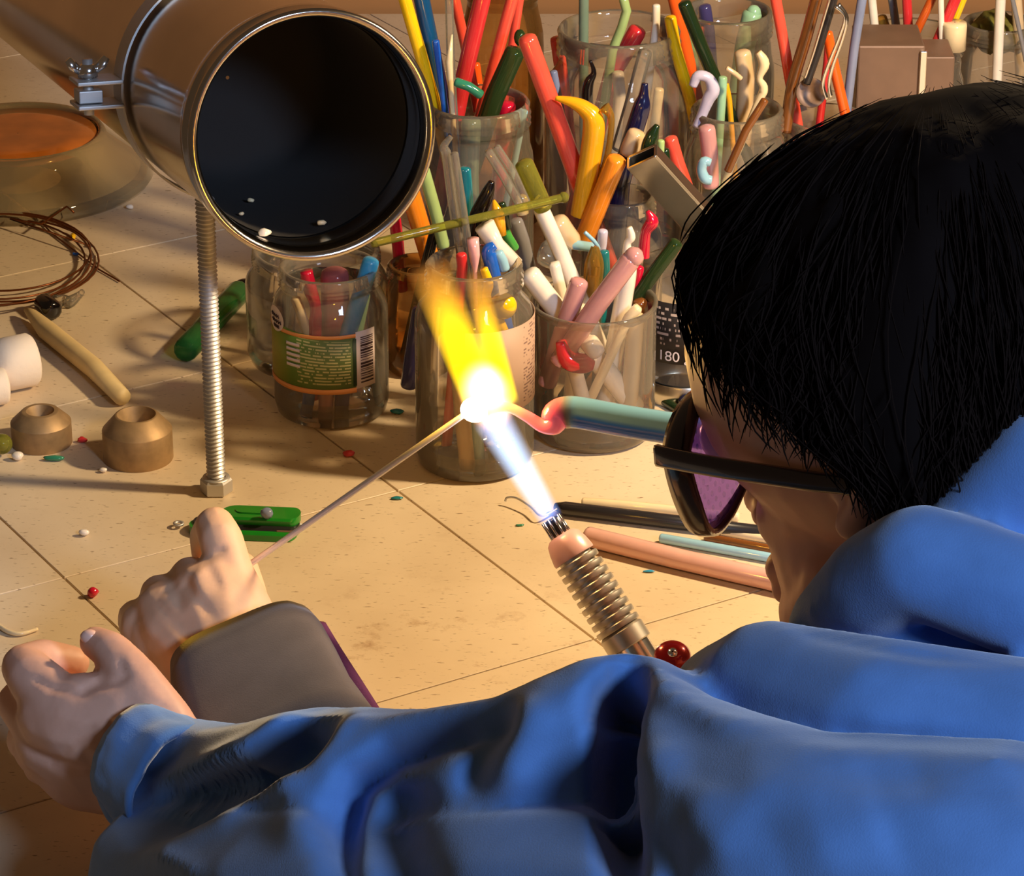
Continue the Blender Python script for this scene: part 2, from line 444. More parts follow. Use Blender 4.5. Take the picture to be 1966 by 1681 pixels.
v, f = join(lathe([(.0001, .0085), (.0055, .0085), (.005, .013), (.0035, .0155), (.0001, .0155)], bc, 16, tang),
            tube([bc + tang * .011 + side * .003, bc + tang * .015 + side * .008, bc + tang * .0185 + side * .0105], [.0022, .003, .0022], 10, flat=.6),
            tube([bc + tang * .011 - side * .003, bc + tang * .015 - side * .008, bc + tang * .0185 - side * .0105], [.0022, .003, .0022], 10, flat=.6))
mk('wing_nut', v, f, 'bright_steel', clampo)
# crumbs inside the duct mouth
for k, (u, vv, r, c) in enumerate([(481, 384, 6, 'cream'), (463, 410, 5, 'cream'), (508, 446, 10, 'white'), (617, 427, 8, 'cream')]):
    sgn = AX; best = None
    for i in range(8, 150):          # walk along the ray until it meets the inner wall of the duct
        pass
    r0 = ray(u, vv); hit = None
    for i in range(2000):
        p = CAM + r0 * (1.66 + i * .0002); q = p - M0; s = q.dot(AX)
        if s > .004 and (q - AX * s).length > RD - .0072: hit = p; break
    if hit is None: continue
    rr = r * mpp(hit)
    v, f = ball(hit, rr, 8, (1.2, .9, .7)); v = [p + noise.noise_vector(p * 400) * rr * .3 for p in v]
    mk('glass_crumb', v, f, 'g_' + c, label=['cream crumb in the duct, the highest on its left', 'dull crumb in the duct just below the highest one', 'largest white crumb lying on the lower lip of the duct', 'tan crumb on the right inside the duct mouth'][k], cat='crumb', group='crumbs inside the duct', loc=hit)
# threaded rod and its nut
RB = PZ(416, 944); RR = 18.5 * mpp(RB); rodt = .172
trod = thing('threaded_rod', RB, 'upright zinc threaded rod with a hex nut at its foot holding the duct', 'threaded rod')
prof = [(.0005, 0), (RR, 0)]; z = .001; pitch = .0024
while z < rodt: prof += [(RR, z), (RR * .80, z + pitch * .5)]; z += pitch
prof += [(RR * .84, rodt), (.0005, rodt)]
v, f = lathe(prof, RB, 24); sharp(mk('rod_shaft', v, f, 'zinc', trod), 25)
def hexnut(c, af, h, axis=V((0, 0, 1))):
    R = af / math.sqrt(3); vs, fs = [], []
    prof = [(R * .90, 0), (R, h * .10), (R, h * .85), (R * .88, h)]
    vs, fs = lathe(prof, c, 6, axis); fs.append((5, 4, 3, 2, 1, 0)); fs.append(tuple(range(18, 24))); return vs, fs
v, f = hexnut(RB, 54 * mpp(RB), .0088); mk('hex_nut', v, f, 'zinc', trod, smooth=False)
v, f = lathe([(RR * 1.45, .0088), (RR * 1.4, .0094), (RR, .0094)], RB, 24); mk('washer_face', v, f, 'zinc', trod)

#@@JARS
# ------------------------------------------------------------------ glass jars
def uvlabel(name, c, R, a0, a1, z0, z1, mat, parent, n=28, skew=0.0):
    """curved paper label; a in degrees measured from the side that faces the photographer (right positive)"""
    vs, fs, uv = [], [], []
    for r in (R + .0004, R + .0001):
        for i in range(n + 1):
            t = i / n; a = math.radians(a0 + (a1 - a0) * t)
            d = V((math.sin(a), -math.cos(a), 0)) * r
            for q, z in ((0, z0), (1, z1 + skew * (1 - t))): vs.append(V(c) + d + V((0, 0, z))); uv.append((t, q))
    m = 2 * (n + 1)
    for i in range(n):
        fs.append((2 * i, 2 * i + 2, 2 * i + 3, 2 * i + 1)); fs.append((m + 2 * i + 1, m + 2 * i + 3, m + 2 * i + 2, m + 2 * i))
        fs.append((2 * i + 1, 2 * i + 3, m + 2 * i + 3, m + 2 * i + 1)); fs.append((2 * i, m + 2 * i, m + 2 * i + 2, 2 * i + 2))
    o = mk(name, vs, fs, mat, parent)
    ul = o.data.uv_layers.new(name='UVMap')
    for l in o.data.loops: ul.data[l.index].uv = uv[l.vertex_index]
    return o
def print_mat(name, bands, rows, base, ink, ink_amount=.5, u0=0.0, u1=1.0, v0=0.0, v1=1.0, border=None, wordscale=26):
    """paper with rows of fine print between u0..u1, v0..v1; bands = colour stops along the label"""
    m, nt, b = newmat(name); b.inputs['Roughness'].default_value = .55
    uvn = N(nt, 'ShaderNodeUVMap'); sp = N(nt, 'ShaderNodeSeparateXYZ'); nt.links.new(uvn.outputs[0], sp.inputs[0])
    if bands:
        r = N(nt, 'ShaderNodeValToRGB'); r.color_ramp.interpolation = 'LINEAR'
        e = r.color_ramp.elements
        e[0].position, e[0].color = bands[0][0], bands[0][1]; e[1].position, e[1].color = bands[-1][0], bands[-1][1]
        for pos, c in bands[1:-1]: q = e.new(pos); q.color = c
        nt.links.new(sp.outputs[0], r.inputs[0]); basecol = r.outputs[0]
    else:
        rg = N(nt, 'ShaderNodeRGB'); rg.outputs[0].default_value = base; basecol = rg.outputs[0]
    mu = N(nt, 'ShaderNodeMath', operation='MULTIPLY'); mu.inputs[1].default_value = rows; nt.links.new(sp.outputs[1], mu.inputs[0])
    fr = N(nt, 'ShaderNodeMath', operation='FRACT'); nt.links.new(mu.outputs[0], fr.inputs[0])
    gt = N(nt, 'ShaderNodeMath', operation='GREATER_THAN'); gt.inputs[1].default_value = .52; nt.links.new(fr.outputs[0], gt.inputs[0])
    fl = N(nt, 'ShaderNodeMath', operation='FLOOR'); nt.links.new(mu.outputs[0], fl.inputs[0])
    cb = N(nt, 'ShaderNodeCombineXYZ'); ux = N(nt, 'ShaderNodeMath', operation='MULTIPLY'); ux.inputs[1].default_value = wordscale
    nt.links.new(sp.outputs[0], ux.inputs[0]); nt.links.new(ux.outputs[0], cb.inputs[0]); 
    fm = N(nt, 'ShaderNodeMath', operation='MULTIPLY'); fm.inputs[1].default_value = 7.31; nt.links.new(fl.outputs[0], fm.inputs[0]); nt.links.new(fm.outputs[0], cb.inputs[1])
    nz = N(nt, 'ShaderNodeTexNoise'); nz.inputs['Scale'].default_value = 1; nz.inputs['Detail'].default_value = 2; nt.links.new(cb.outputs[0], nz.inputs['Vector'])
    g2 = N(nt, 'ShaderNodeMath', operation='GREATER_THAN'); g2.inputs[1].default_value = 1 - ink_amount; nt.links.new(nz.outputs['Fac'], g2.inputs[0])
    fac = N(nt, 'ShaderNodeMath', operation='MULTIPLY'); nt.links.new(gt.outputs[0], fac.inputs[0]); nt.links.new(g2.outputs[0], fac.inputs[1])
    cur = fac.outputs[0]
    for out, lim, op in ((0, u0, 'GREATER_THAN'), (0, u1, 'LESS_THAN'), (1, v0, 'GREATER_THAN'), (1, v1, 'LESS_THAN')):
        c = N(nt, 'ShaderNodeMath', operation=op); c.inputs[1].default_value = lim; nt.links.new(sp.outputs[out], c.inputs[0])
        mm = N(nt, 'ShaderNodeMath', operation='MULTIPLY'); nt.links.new(cur, mm.inputs[0]); nt.links.new(c.outputs[0], mm.inputs[1]); cur = mm.outputs[0]
    mx = N(nt, 'ShaderNodeMix', data_type='RGBA'); nt.links.new(cur, mx.inputs[0]); nt.links.new(basecol, mx.inputs[6]); mx.inputs[7].default_value = ink
    nt.links.new(mx.outputs[2], b.inputs['Base Color'])
    return m
print_mat('label_green', [(0, rgb(190, 160, 50)), (.32, rgb(150, 150, 40)), (.5, rgb(96, 130, 50)), (.72, rgb(104, 126, 66)), (1, rgb(96, 116, 60))], 17, None, rgb(190, 186, 130), .56, .55, .96, .08, .92)
print_mat('label_beige', None, 26, rgb(180, 150, 128), rgb(120, 90, 80), .50, .52, .93, .06, .96, wordscale=18)
print_mat('label_black', None, 12, rgb(30, 24, 24), rgb(170, 150, 140), .46, .05, .95, .3, .95, wordscale=30)
plain('label_orange', rgb(226, 150, 84), rough=.5); plain('label_white', rgb(224, 208, 206), rough=.55)
plain('label_darkgreen', rgb(40, 62, 34), rough=.5); plain('label_ink', rgb(66, 44, 44), rough=.6)

JAR = {}
def jar(key, label, base, Rpx, rim_v, neck=None, style='screw', mat='jar_glass', n=56, cat='jar', name='glass_jar'):
    c = PZ(*base); m = mpp(c); R = Rpx * m; Rn = (neck or Rpx * .84) * m
    H = PY(base[0], rim_v, c.y).z
    o = thing(name, c, label, cat)
    if style == 'screw':
        prof = [(R * .2, .0015), (R * .84, .0), (R * .95, .0025), (R, .009), (R, H * .70), (R * .985, H * .75), (R * .93, H * .80), (Rn * 1.02, H * .845), (Rn, H * .865)]
        rim = [(Rn, H * .865), (Rn, H * .885), (Rn + .0016, H * .895), (Rn + .0003, H * .91), (Rn + .0016, H * .92), (Rn + .0003, H * .935), (Rn + .0016, H * .945), (Rn + .0002, H * .96), (Rn + .0010, H * .985), (Rn - .0004, H), (Rn - .0022, H * .995), (Rn - .0026, H * .97), (Rn - .0024, H * .90)]
    elif style == 'beaker':
        prof = [(R * .2, .002), (R * .82, 0), (R * .95, .002), (R, .008), (R, H * .5), (R, H * .97)]
        rim = [(R, H * .97), (R + .0008, H * .985), (R + .0006, H), (R - .0014, H), (R - .002, H * .985), (R - .002, H * .93)]
    else:
        prof = [(R * .2, .002), (R * .82, 0), (R * .95, .003), (R, .01), (R, H * .82), (R * .94, H * .9), (Rn, H * .94)]
        rim = [(Rn, H * .94), (Rn + .0012, H * .965), (Rn + .0008, H), (Rn - .0014, H), (Rn - .002, H * .97)]
    v, f = lathe(prof, c, n); mk('jar_body', v, f, mat, o)
    v, f = lathe([(.0003, .0055), (R * .8, .005), (R * .93, .009), (R * .965, .016)], c, n); mk('jar_floor', v, f, mat, o)
    v, f = lathe(rim, c, n); mk('jar_rim', v, f, mat, o)
    JAR[key] = dict(o=o, c=c, R=R, Rn=Rn, H=H, m=m)
    return o
jar('J1b', 'wide empty-looking clear jar behind the green-labelled jar', (612, 690), 136, 476, 118)
jar('J1', 'clear jar with green food label and barcode below the duct', (638, 785), 110, 508, 92)
jar('J2', 'tall clear screw-top jar with beige paper label right behind the flame', (912, 885), 113, 502, 88)
jar('J3', 'clear straight-sided beaker full of white and pink rods', (1138, 828), 118, 575, style='beaker', cat='beaker', name='glass_beaker')
jar('J13', 'brown tinted jar squeezed between the green-labelled jar and the flame', (806, 705), 68, 505, 56, mat='jar_glass_amber')
jar('J5', 'clear jar of red and dark green rods just right of the duct', (920, 585), 104, 192, 94)
jar('J11', 'small clear jar with a bright screw thread behind the beaker', (1190, 690), 78, 372, 60)
jar('J6', 'largest clear round-shouldered jar in the back row', (1182, 505), 138, 52, 112)
jar('J7', 'clear jar with shells and a lilac curl left of the dark hair', (1405, 560), 100, 206, 84)
jar('J8', 'clear jar of pale mint rods at the top edge', (1385, 430), 92, 18, 82)
jar('J15', 'clear jar holding the spoon and tongs above the dark hair', (1572, 540), 84, 222, 76)
jar('J14', 'clear jar of thin red and white rods behind the brown tin', (1735, 400), 100, 62, 92)
jar('J10', 'clear preserve jar with moss-green filling in the top right corner', (1900, 330), 76, 40, 66)
jar('J16', 'amber jar in the very back between the coral rods', (965, 420), 78, -60, 66, mat='jar_glass_amber')

# the printed label of the green-labelled jar
J = JAR['J1']; o = J['o']; c = J['c']; R = J['R']
zb = PY(640, 748, c.y - R).z; zt = PY(640, 652, c.y - R).z
uvlabel('paper_label', c, R, -105, 28, zb, zt, 'label_green', o, skew=.006)
uvlabel('label_border', c, R + .0003, -105, 28, zt, zt + .0022, 'label_orange', o, skew=.0)
uvlabel('label_border', c, R + .0003, -105, 28, zb - .003, zb, 'label_orange', o)
uvlabel('label_edge', c, R + .0003, 25, 28.5, zb + .001, zt - .001, 'label_darkgreen', o)
bo = uvlabel('barcode_label', c, R, 28, 51, zb - .001, zt + .003, 'label_white', o, n=10)
z = zb + .002; bars = []
rb = random.Random(5)
while z < zt:
    h = rb.choice([.0004, .0006, .0009, .0013])
    vs, fs = [], []
    for i in range(7):
        a = math.radians(33 + 15 * i / 6); d = V((math.sin(a), -math.cos(a), 0)) * (R + .0007)
        vs += [c + d + V((0, 0, z)), c + d + V((0, 0, z + h))]
    fs = [(2 * i, 2 * i + 2, 2 * i + 3, 2 * i + 1) for i in range(6)]
    bars.append((vs, fs)); z += h + rb.choice([.0006, .0008, .0012])
v, f = join(*bars); mk('barcode_bars', v, f, 'label_ink', bo)
# round pale emblem on the left of the label with scribbled lettering
a = math.radians(-62); n0 = V((math.sin(a), -math.cos(a), 0)); e0 = V((math.cos(a), math.sin(a), 0)); cz = zt + .006
def on_jar(x, zz, lift):      # wrap a flat drawing round the jar
    t = a + x / R; return c + V((math.sin(t), -math.cos(t), 0)) * (R + lift) + V((0, 0, cz + zz))
vs = [on_jar(0, 0, .0008)] + [on_jar(.0085 * math.cos(t), .0075 * math.sin(t), .0008) for t in [k * math.pi / 12 for k in range(24)]]
em = mk('emblem', vs, [(0, 1 + k, 1 + (k + 1) % 24) for k in range(24)], 'label_white', o)
sq = []
for row, (x0, x1, zz) in enumerate([(-.005, .004, .002), (-.004, .006, -.0012), (-.002, .004, -.0042)]):
    sq.append(tube([on_jar(x0 + (x1 - x0) * k / 14, zz + .0011 * math.sin(k * 2.1), .001) for k in range(15)], .00035, 4))
v, f = join(*sq); mk('emblem_lettering', v, f, 'label_ink', em)
for k in range(5):   # stacked short lines beside the emblem
    uvlabel('label_panel', c, R + .0006, -44, -28, zt - .006 - k * .0032, zt - .0042 - k * .0032, 'label_white', o, n=6)
# beige label on the flame jar
J = JAR['J2']; zb = PY(912, 800, J['c'].y - J['R']).z; zt = PY(912, 640, J['c'].y - J['R']).z
uvlabel('paper_label', J['c'], J['R'], -8, 112, zb, zt, 'label_beige', J['o'])
# upturned jar with black label, standing on its lid
c = PZ(1312, 752); m = mpp(c); R = 84 * m
uj = thing('upturned_jar', c, 'upturned jar on its metal lid with black label reading 180 g', 'jar')
v, f = lathe([(.001, 0), (R * .97, 0), (R, .001), (R, .0065), (R * 1.01, .0075), (R, .0085), (R, .0125), (R * .97, .0135)], c, 56); mk('lid', v, f, 'lid_metal', uj)
v, f = lathe([(R * .93, .0135), (R * .95, .02), (R * 1.0, .026), (R, .075), (R * .96, .082), (R * .6, .0845), (.001, .0845)], c, 56); mk('jar_body', v, f, 'jar_glass', uj)
uvlabel('paper_label', c, R + .0002, -100, 60, .0285, .066, 'label_black', uj)
fc = bpy.data.curves.new('t', 'FONT'); fc.body = '180 g'; fc.size = .0088; fc.align_x = 'LEFT'
fo = bpy.data.objects.new('t', fc); COL.objects.link(fo)
dg = bpy.context.evaluated_depsgraph_get(); me = fo.evaluated_get(dg).to_mesh()
a = math.radians(-38)
vs = [c + V((math.sin(a + q.co.x / R), -math.cos(a + q.co.x / R), 0)) * (R + .0011) + V((0, 0, .0305 + q.co.y)) for q in me.vertices]
fs = [tuple(p.vertices) for p in me.polygons]
bpy.data.objects.remove(fo)
mk('weight_lettering', vs, fs, 'white_print', uj, smooth=False)

#@@RODS
# ------------------------------------------------------------------ glass rods, each one a thing
def rod(label, col, wpx, pts, j=None, dy=0.0, dyb=None, y=None, ext=True, tip=None, name='glass_rod', cat='glass rod', n=12, flat=1.0, r1=True, group=None, sm=False, taper=None, parent=None):
    y0 = (JAR[j]['c'].y if j else 0) + dy if y is None else y
    y1 = y0 if dyb is None else (JAR[j]['c'].y if j else 0) + dyb
    k = len(pts); P = []
    for i, (u, v_) in enumerate(pts): P.append(PY(u, v_, y0 + (y1 - y0) * i / max(1, k - 1)))
    r = wpx * .5 * mpp(P[0])
    if ext and j:
        J = JAR[j]; d = (P[-1] - P[-2]).normalized(); zf = .0065 + r
        if d.z < -.05:
            t = (zf - P[-1].z) / d.z
            for q in range(60):      # keep the foot of the rod inside its jar
                e = P[-1] + d * t
                if math.hypot(e.x - J['c'].x, e.y - J['c'].y) < J['R'] - r - .0015 or t < .004: break
                t *= .95
            if t > .002: P.append(P[-1] + d * t)
    if sm: P = smooth_path(P, 5)
    if taper: 
        R = [r * x for x in smooth_list(taper, 5)] if sm else [r * x for x in taper]
        while len(R) < len(P): R.append(R[-1])
        R = R[:len(P)]
    else: P, R = rounded_ends(P, r, round1=r1)
    g = tube(P, R, n, flat=flat)
    if tip: g = join(g, *[ball(PY(u, v_, y0), rp * mpp(P[0]), 10, s) for u, v_, rp, s in tip])
    lo = min(P, key=lambda q: q.z)
    return mk(name, g[0], g[1], 'g_' + col, label=label, cat=cat, loc=lo, group=group)

# --- jar right of the duct
rod('yellow rod leaning beside the dark blue one at the duct rim', 'yellow', 26, [(772, -20), (835, 200), (858, 300)], 'J5', -.004)
rod('thick dark blue rod left of the pink-tinted clear rod', 'tealblue', 32, [(806, -20), (853, 210), (872, 330)], 'J5', .006)
rod('short bright blue rod clinging to the dark blue rod', 'blue', 15, [(836, 76), (852, 190), (858, 240)], 'J5', -.012)
rod('thin clear rod with pale pointed tip inside it', 'clear', 17, [(862, -10), (866, 130), (876, 300)], 'J5', -.014)
rod('white pointed sliver in front of the thin clear rod', 'cream', 15, [(868, 66), (862, 118), (866, 175)], 'J5', -.02, taper=[.2, 1, .7, .7])
rod('coral rod behind the thin clear rod', 'coral', 20, [(872, -10), (898, 110), (915, 200)], 'J5', .03)
rod('broad red rod crossing the middle of the red group', 'red', 34, [(930, -20), (890, 150), (874, 230)], 'J5', .0)
rod('coral rod right of the broad red one', 'coral', 24, [(988, -20), (938, 165), (915, 250)], 'J5', .018)
rod('narrow coral rod standing almost upright above the green stub', 'coral', 18, [(1000, -20), (985, 80), (968, 190)], 'J5', .034)
rod('orange rod low between the red and coral rods', 'dorange', 20, [(912, 120), (920, 180), (925, 250)], 'J5', .04)
rod('dark olive speckled rod with a melted dark tip', 'darkgreenclear', 40, [(992, 92), (950, 185), (925, 260)], 'J5', -.004, tip=[(998, 72, 12, (1, 1, 1.4))])
rod('small jade green stub lying across the jar rim', 'jade', 19, [(872, 156), (900, 166), (926, 184)], 'J5', -.03, ext=False)
rod('dull grey-blue rod seen through the jar right of the duct', 'greygreen', 40, [(905, 225), (900, 330), (902, 420)], 'J5', -.012)
rod('dark red rod deep in the jar right of the duct', 'crimson', 34, [(975, 195), (968, 260), (955, 400)], 'J5', .012)
rod('thin grey-white rod leaning inside the jar right of the duct', 'lightblue', 13, [(1008, 210), (990, 300), (965, 420)], 'J5', -.008)
# --- big jar in the back row and what leans on it
rod('large coral square-cut rod leaning left of the yellow hook', 'coral', 38, [(1010, 68), (1060, 205), (1118, 365)], 'J11', -.006, r1=False)
rod('grey-green upright rod in the largest jar', 'greygreen', 20, [(1121, -20), (1120, 120), (1122, 260)], 'J6', .0)
rod('kinked light green rod at the top of the largest jar', 'sage', 19, [(1196, -5), (1203, 20), (1194, 52), (1176, 96), (1168, 150)], 'J6', -.008)
rod('bright red rod bent across the largest jar', 'red', 36, [(1228, 52), (1200, 100), (1178, 135), (1160, 200)], 'J6', .006)
rod('faded coral rod seen through the left of the largest jar', 'coral', 26, [(1068, 70), (1078, 140), (1090, 240)], 'J6', .02)
rod('faded mauve rod seen through the left of the largest jar', 'bluegrey', 16, [(1062, 135), (1080, 230), (1100, 320)], 'J6', -.02)
rod('black twisted stub standing behind the yellow hook', 'black', 22, [(1133, 116), (1140, 140), (1128, 170), (1130, 260)], 'J6', -.036, sm=True, taper=[.25, .5, 1, 1, 1])
rod('white rounded rod low in the largest jar', 'white', 24, [(1186, 136), (1190, 180), (1182, 260)], 'J6', -.014)
rod('silvery clear tube slanting across the largest jar', 'clear', 28, [(1240, 95), (1212, 200), (1186, 290)], 'J6', -.046, ext=False)
rod('cream rod right of the navy twisted rod', 'cream', 20, [(1266, 168), (1258, 230), (1248, 320)], 'J6', -.02)
rod('small white peg at the top right of the largest jar', 'white', 16, [(1260, 8), (1260, 40), (1250, 120)], 'J6', -.004)
rod('navy twisted rod with a knob tip', 'navy', 36, [(1238, 160), (1236, 182), (1232, 205), (1218, 250), (1196, 320)], 'J11', .012, sm=True, taper=[.35, .55, .95, 1, 1, 1])
rod('cream wrapped stub under the navy twisted rod', 'beige', 38, [(1226, 250), (1212, 280), (1205, 300)], 'J11', -.006, ext=False)
rod('shiny navy rod lower down beside the orange rod', 'navy', 42, [(1204, 296), (1190, 350), (1184, 420)], 'J11', .002)
rod('yellow rod with a hooked melted tip pointing left', 'amberyellow', 44, [(1066, 188), (1098, 196), (1124, 210), (1140, 235), (1134, 300), (1118, 400)], 'J11', -.014, sm=True, taper=[.2, .5, .75, 1.0, 1, 1, 1])
rod('thin amber glass loop right of the yellow hook', 'amber', 13, [(1160, 205), (1174, 230), (1166, 300), (1148, 350)], 'J11', -.016, ext=False, sm=True, taper=[1.8, 1, 1, 1])
rod('round-ended orange rod right of the yellow hook', 'orange', 40, [(1187, 300), (1158, 370), (1116, 470)], 'J11', -.026, dyb=-.02, ext=False)
rod('red rod leaning right of the folded metal tube', 'coral', 28, [(1286, 262), (1300, 310), (1320, 365)], 'J7', -.04, ext=False)
rod('dark olive melted lump with two bright glints', 'dgreen', 34, [(1262, 240), (1252, 262), (1246, 290), (1250, 330)], 'J11', -.02, sm=True, taper=[.3, .8, 1, 1, 1])
rod('light green rounded bit beside the olive lump', 'sage', 15, [(1269, 268), (1268, 290), (1266, 330)], 'J11', -.028, ext=False)
rod('dark green rod left of the folded metal tube', 'dgreen', 18, [(1276, 285), (1280, 320), (1284, 350)], 'J11', -.018, ext=False)
# --- around the jar at the left of the hair
rod('yellow rod leaning outside the largest jar', 'yellow', 24, [(1286, 30), (1296, 90), (1326, 195), (1340, 260)], 'J7', .03)
rod('orange rod at the top edge right of the largest jar', 'dorange', 26, [(1290, -20), (1304, 40), (1318, 100)], 'J8', -.02)
rod('long black-green rod leaning left over the mint jar', 'dgreen', 27, [(1312, 2), (1345, 85), (1378, 165)], 'J7', .012)
rod('lilac glass curl resting in the jar rim', 'lilac', 21, [(1330, 165), (1340, 146), (1360, 150), (1369, 172), (1360, 190), (1350, 215)], 'J7', -.012, sm=True, taper=[.8, 1, 1, 1.3, 1.2, 1, 1])
rod('jade rod inside the jar left of the hair', 'mint', 18, [(1388, 146), (1386, 180), (1382, 240)], 'J7', -.006)
rod('small yellow sliver beside the jade rod', 'amberyellow', 11, [(1394, 160), (1400, 190), (1404, 240)], 'J7', -.004)
rod('pale mint rod left in the mint jar', 'mint', 24, [(1322, 60), (1330, 120), (1336, 180)], 'J8', .01)
rod('broad pale mint rod right in the mint jar', 'mint', 40, [(1446, 20), (1430, 90), (1418, 180)], 'J8', .004, tip=[(1447, 24, 15, (1, 1, 1))])
rod('dark violet rod at the rim of the mint jar', 'indigo', 26, [(1352, 8), (1360, 60), (1366, 140)], 'J8', .02)
rod('bone-white knobbly rod right of the mint jar', 'cream', 22, [(1456, 100), (1467, 122), (1458, 150), (1466, 172), (1446, 220)], 'J7', -.004, sm=True, taper=[.6, 1, .6, .8, .7, .6])
rod('brown translucent rod behind the bone-white rod', 'beige', 34, [(1425, 96), (1432, 150), (1428, 230)], 'J7', .014)
rod('pale stick poking left across the jar rim', 'beige', 10, [(1394, 130), (1412, 142), (1424, 152)], 'J7', -.02, ext=False)
rod('light blue hooked rod tip low by the hair', 'lightblue', 20, [(1364, 312), (1352, 310), (1347, 325), (1353, 342), (1366, 346)], 'J7', -.058, sm=True, ext=False, taper=[.8, 1, 1, 1.1, .9])
rod('rounded beige rod behind the light blue hook', 'mauve', 34, [(1356, 240), (1362, 290), (1364, 350)], 'J7', -.03)
rod('brown sprung clip stem crossing the jar rim', 'brown', 16, [(1470, 190), (1432, 250), (1396, 330)], 'J7', -.05, ext=False)
# --- spoon jar and the far right
rod('long coral rod standing left of the spoon', 'coral', 22, [(1486, -20), (1506, 90), (1522, 185)], 'J15', .0)
rod('amber-brown rod crossing behind the spoon', 'brown', 24, [(1572, -20), (1548, 70), (1522, 160), (1510, 240)], 'J15', -.012, sm=True)
rod('orange rod right of the spoon', 'dorange', 21, [(1588, 60), (1602, 130), (1622, 215)], 'J15', -.006)
rod('red rod behind the tongs', 'red', 16, [(1592, 70), (1588, 120), (1578, 200)], 'J15', .02)
rod('blue-grey rod along the left of the brown tin', 'bluegrey', 19, [(1658, -20), (1640, 90), (1628, 190)], 'J15', .005)
rod('white rod standing behind the brown tin', 'white', 17, [(1672, -20), (1680, 60), (1690, 140)], 'J14', -.012)
rod('grey rod behind the brown tin', 'grey', 17, [(1710, -20), (1722, 60), (1734, 130)], 'J14', .01)
rod('upright red rod behind the brown tin', 'red', 19, [(1740, -20), (1744, 60), (1750, 130)], 'J14', -.006)
rod('rust orange rod crossing the upright red rod', 'rust', 17, [(1798, -20), (1760, 60), (1740, 110)], 'J14', -.02)
rod('thin white rod above the right end of the tin', 'white', 12, [(1806, -20), (1808, 80), (1809, 160)], 'J14', -.03, ext=False)
rod('red rod slanting to the right end of the tin', 'red', 22, [(1842, -20), (1800, 80), (1780, 130)], 'J14', -.026)
rod('yellow rod beside the slanting red rod', 'yellow', 16, [(1856, -20), (1832, 40), (1812, 90)], 'J14', .0)
rod('amber knobbly rod behind the brown tin', 'amber', 24, [(1690, 30), (1700, 60), (1698, 120)], 'J14', .02)
rod('white rod standing above the crown of the hair', 'white', 20, [(1922, -20), (1918, 60), (1914, 150)], 'J10', -.03)
rod('beige rod in the top right corner', 'beige', 22, [(1950, -20), (1956, 60), (1960, 150)], 'J10', -.012, ext=False)
rod('thin dark rod at the right edge of the picture', 'grey', 9, [(1940, -20), (1962, 80), (1970, 120)], 'J10', -.03, ext=False)
# --- between the duct and the flame jar
rod('thick orange rod under the right edge of the duct', 'orange', 38, [(782, 350), (806, 430), (824, 490)], 'J13', .006)
rod('sage green rod right of the thick orange rod', 'sage', 25, [(812, 322), (834, 400), (850, 465)], 'J13', -.010, tip=[(812, 336, 13.5, (1, 1, .5))])
rod('red rod low behind the long olive rod', 'crimson', 24, [(757, 410), (764, 470), (772, 560)], 'J13', .02, ext=False)
rod('dark brown rod leaning in the brown jar', 'black', 22, [(836, 440), (820, 500), (806, 560)], 'J13', -.006)
rod('indigo rod standing left of the flame jar', 'indigo', 34, [(808, 590), (793, 680), (784, 745)], 'J13', -.046, dyb=-.044, ext=False)
rod('clear twin tubes with a gold-lit curled top', 'clear', 20, [(866, 262), (852, 282), (858, 300), (868, 380), (886, 490)], 'J2', .012, sm=True, taper=[.5, .8, 1, 1, 1, 1])
rod('second clear tube beside the curled one', 'clear', 16, [(872, 292), (886, 380), (902, 490)], 'J2', .006)
rod('square clear rod leaning left of the olive tube', 'clear', 22, [(936, 288), (966, 335), (1000, 395)], 'J2', .03, n=4, ext=False)
rod('second clear rod beside the square one', 'clear', 16, [(952, 280), (985, 330), (1012, 390)], 'J2', .036, ext=False)
rod('olive green cut tube above the long olive rod', 'oliveclear', 38, [(1003, 308), (1024, 355), (1046, 405)], 'J2', .045, ext=False)
rod('black glossy crooked rod above the long olive rod', 'black', 30, [(944, 348), (938, 366), (928, 390), (914, 420), (905, 480)], 'J2', .026, sm=True, taper=[.4, .8, 1, 1, 1, .8])
rod('dark teal rod behind the clear twin tubes', 'teal', 26, [(892, 320), (896, 380), (900, 460)], 'J2', .04)
rod('yellow pointed rod behind the long olive rod', 'amberyellow', 26, [(948, 384), (956, 410), (960, 450)], 'J2', .02, ext=False, taper=[.2, 1, 1])
rod('cream rod with a curled thread tip', 'cream', 22, [(1036, 374), (1022, 386), (1000, 382), (1004, 410)], 'J2', .05, ext=False, sm=True, taper=[.2, .4, 1, 1.1])
rod('green rod showing behind the fat white rod', 'green', 20, [(962, 425), (975, 455), (990, 480)], 'J2', .03, ext=False)
rod('small rod tip of dark green below the yellow one', 'dgreen', 15, [(962, 388), (970, 410), (976, 440)], 'J2', .028, ext=False)
# long olive rod lying across the jars
p0, p1 = PY(712, 468, JAR['J2']['c'].y - .012), PY(1082, 379, JAR['J2']['c'].y + .03)
P, R = rounded_ends([p0, p0.lerp(p1, .5), p1], 8.5 * mpp(p0)); g = join(tube(P, R, 12), ball(p1, 11 * mpp(p1), 10))
mk('glass_rod', g[0], g[1], 'g_oliveclear', label='long olive glass rod lying flat across the jars below the duct', cat='glass rod', loc=p0)
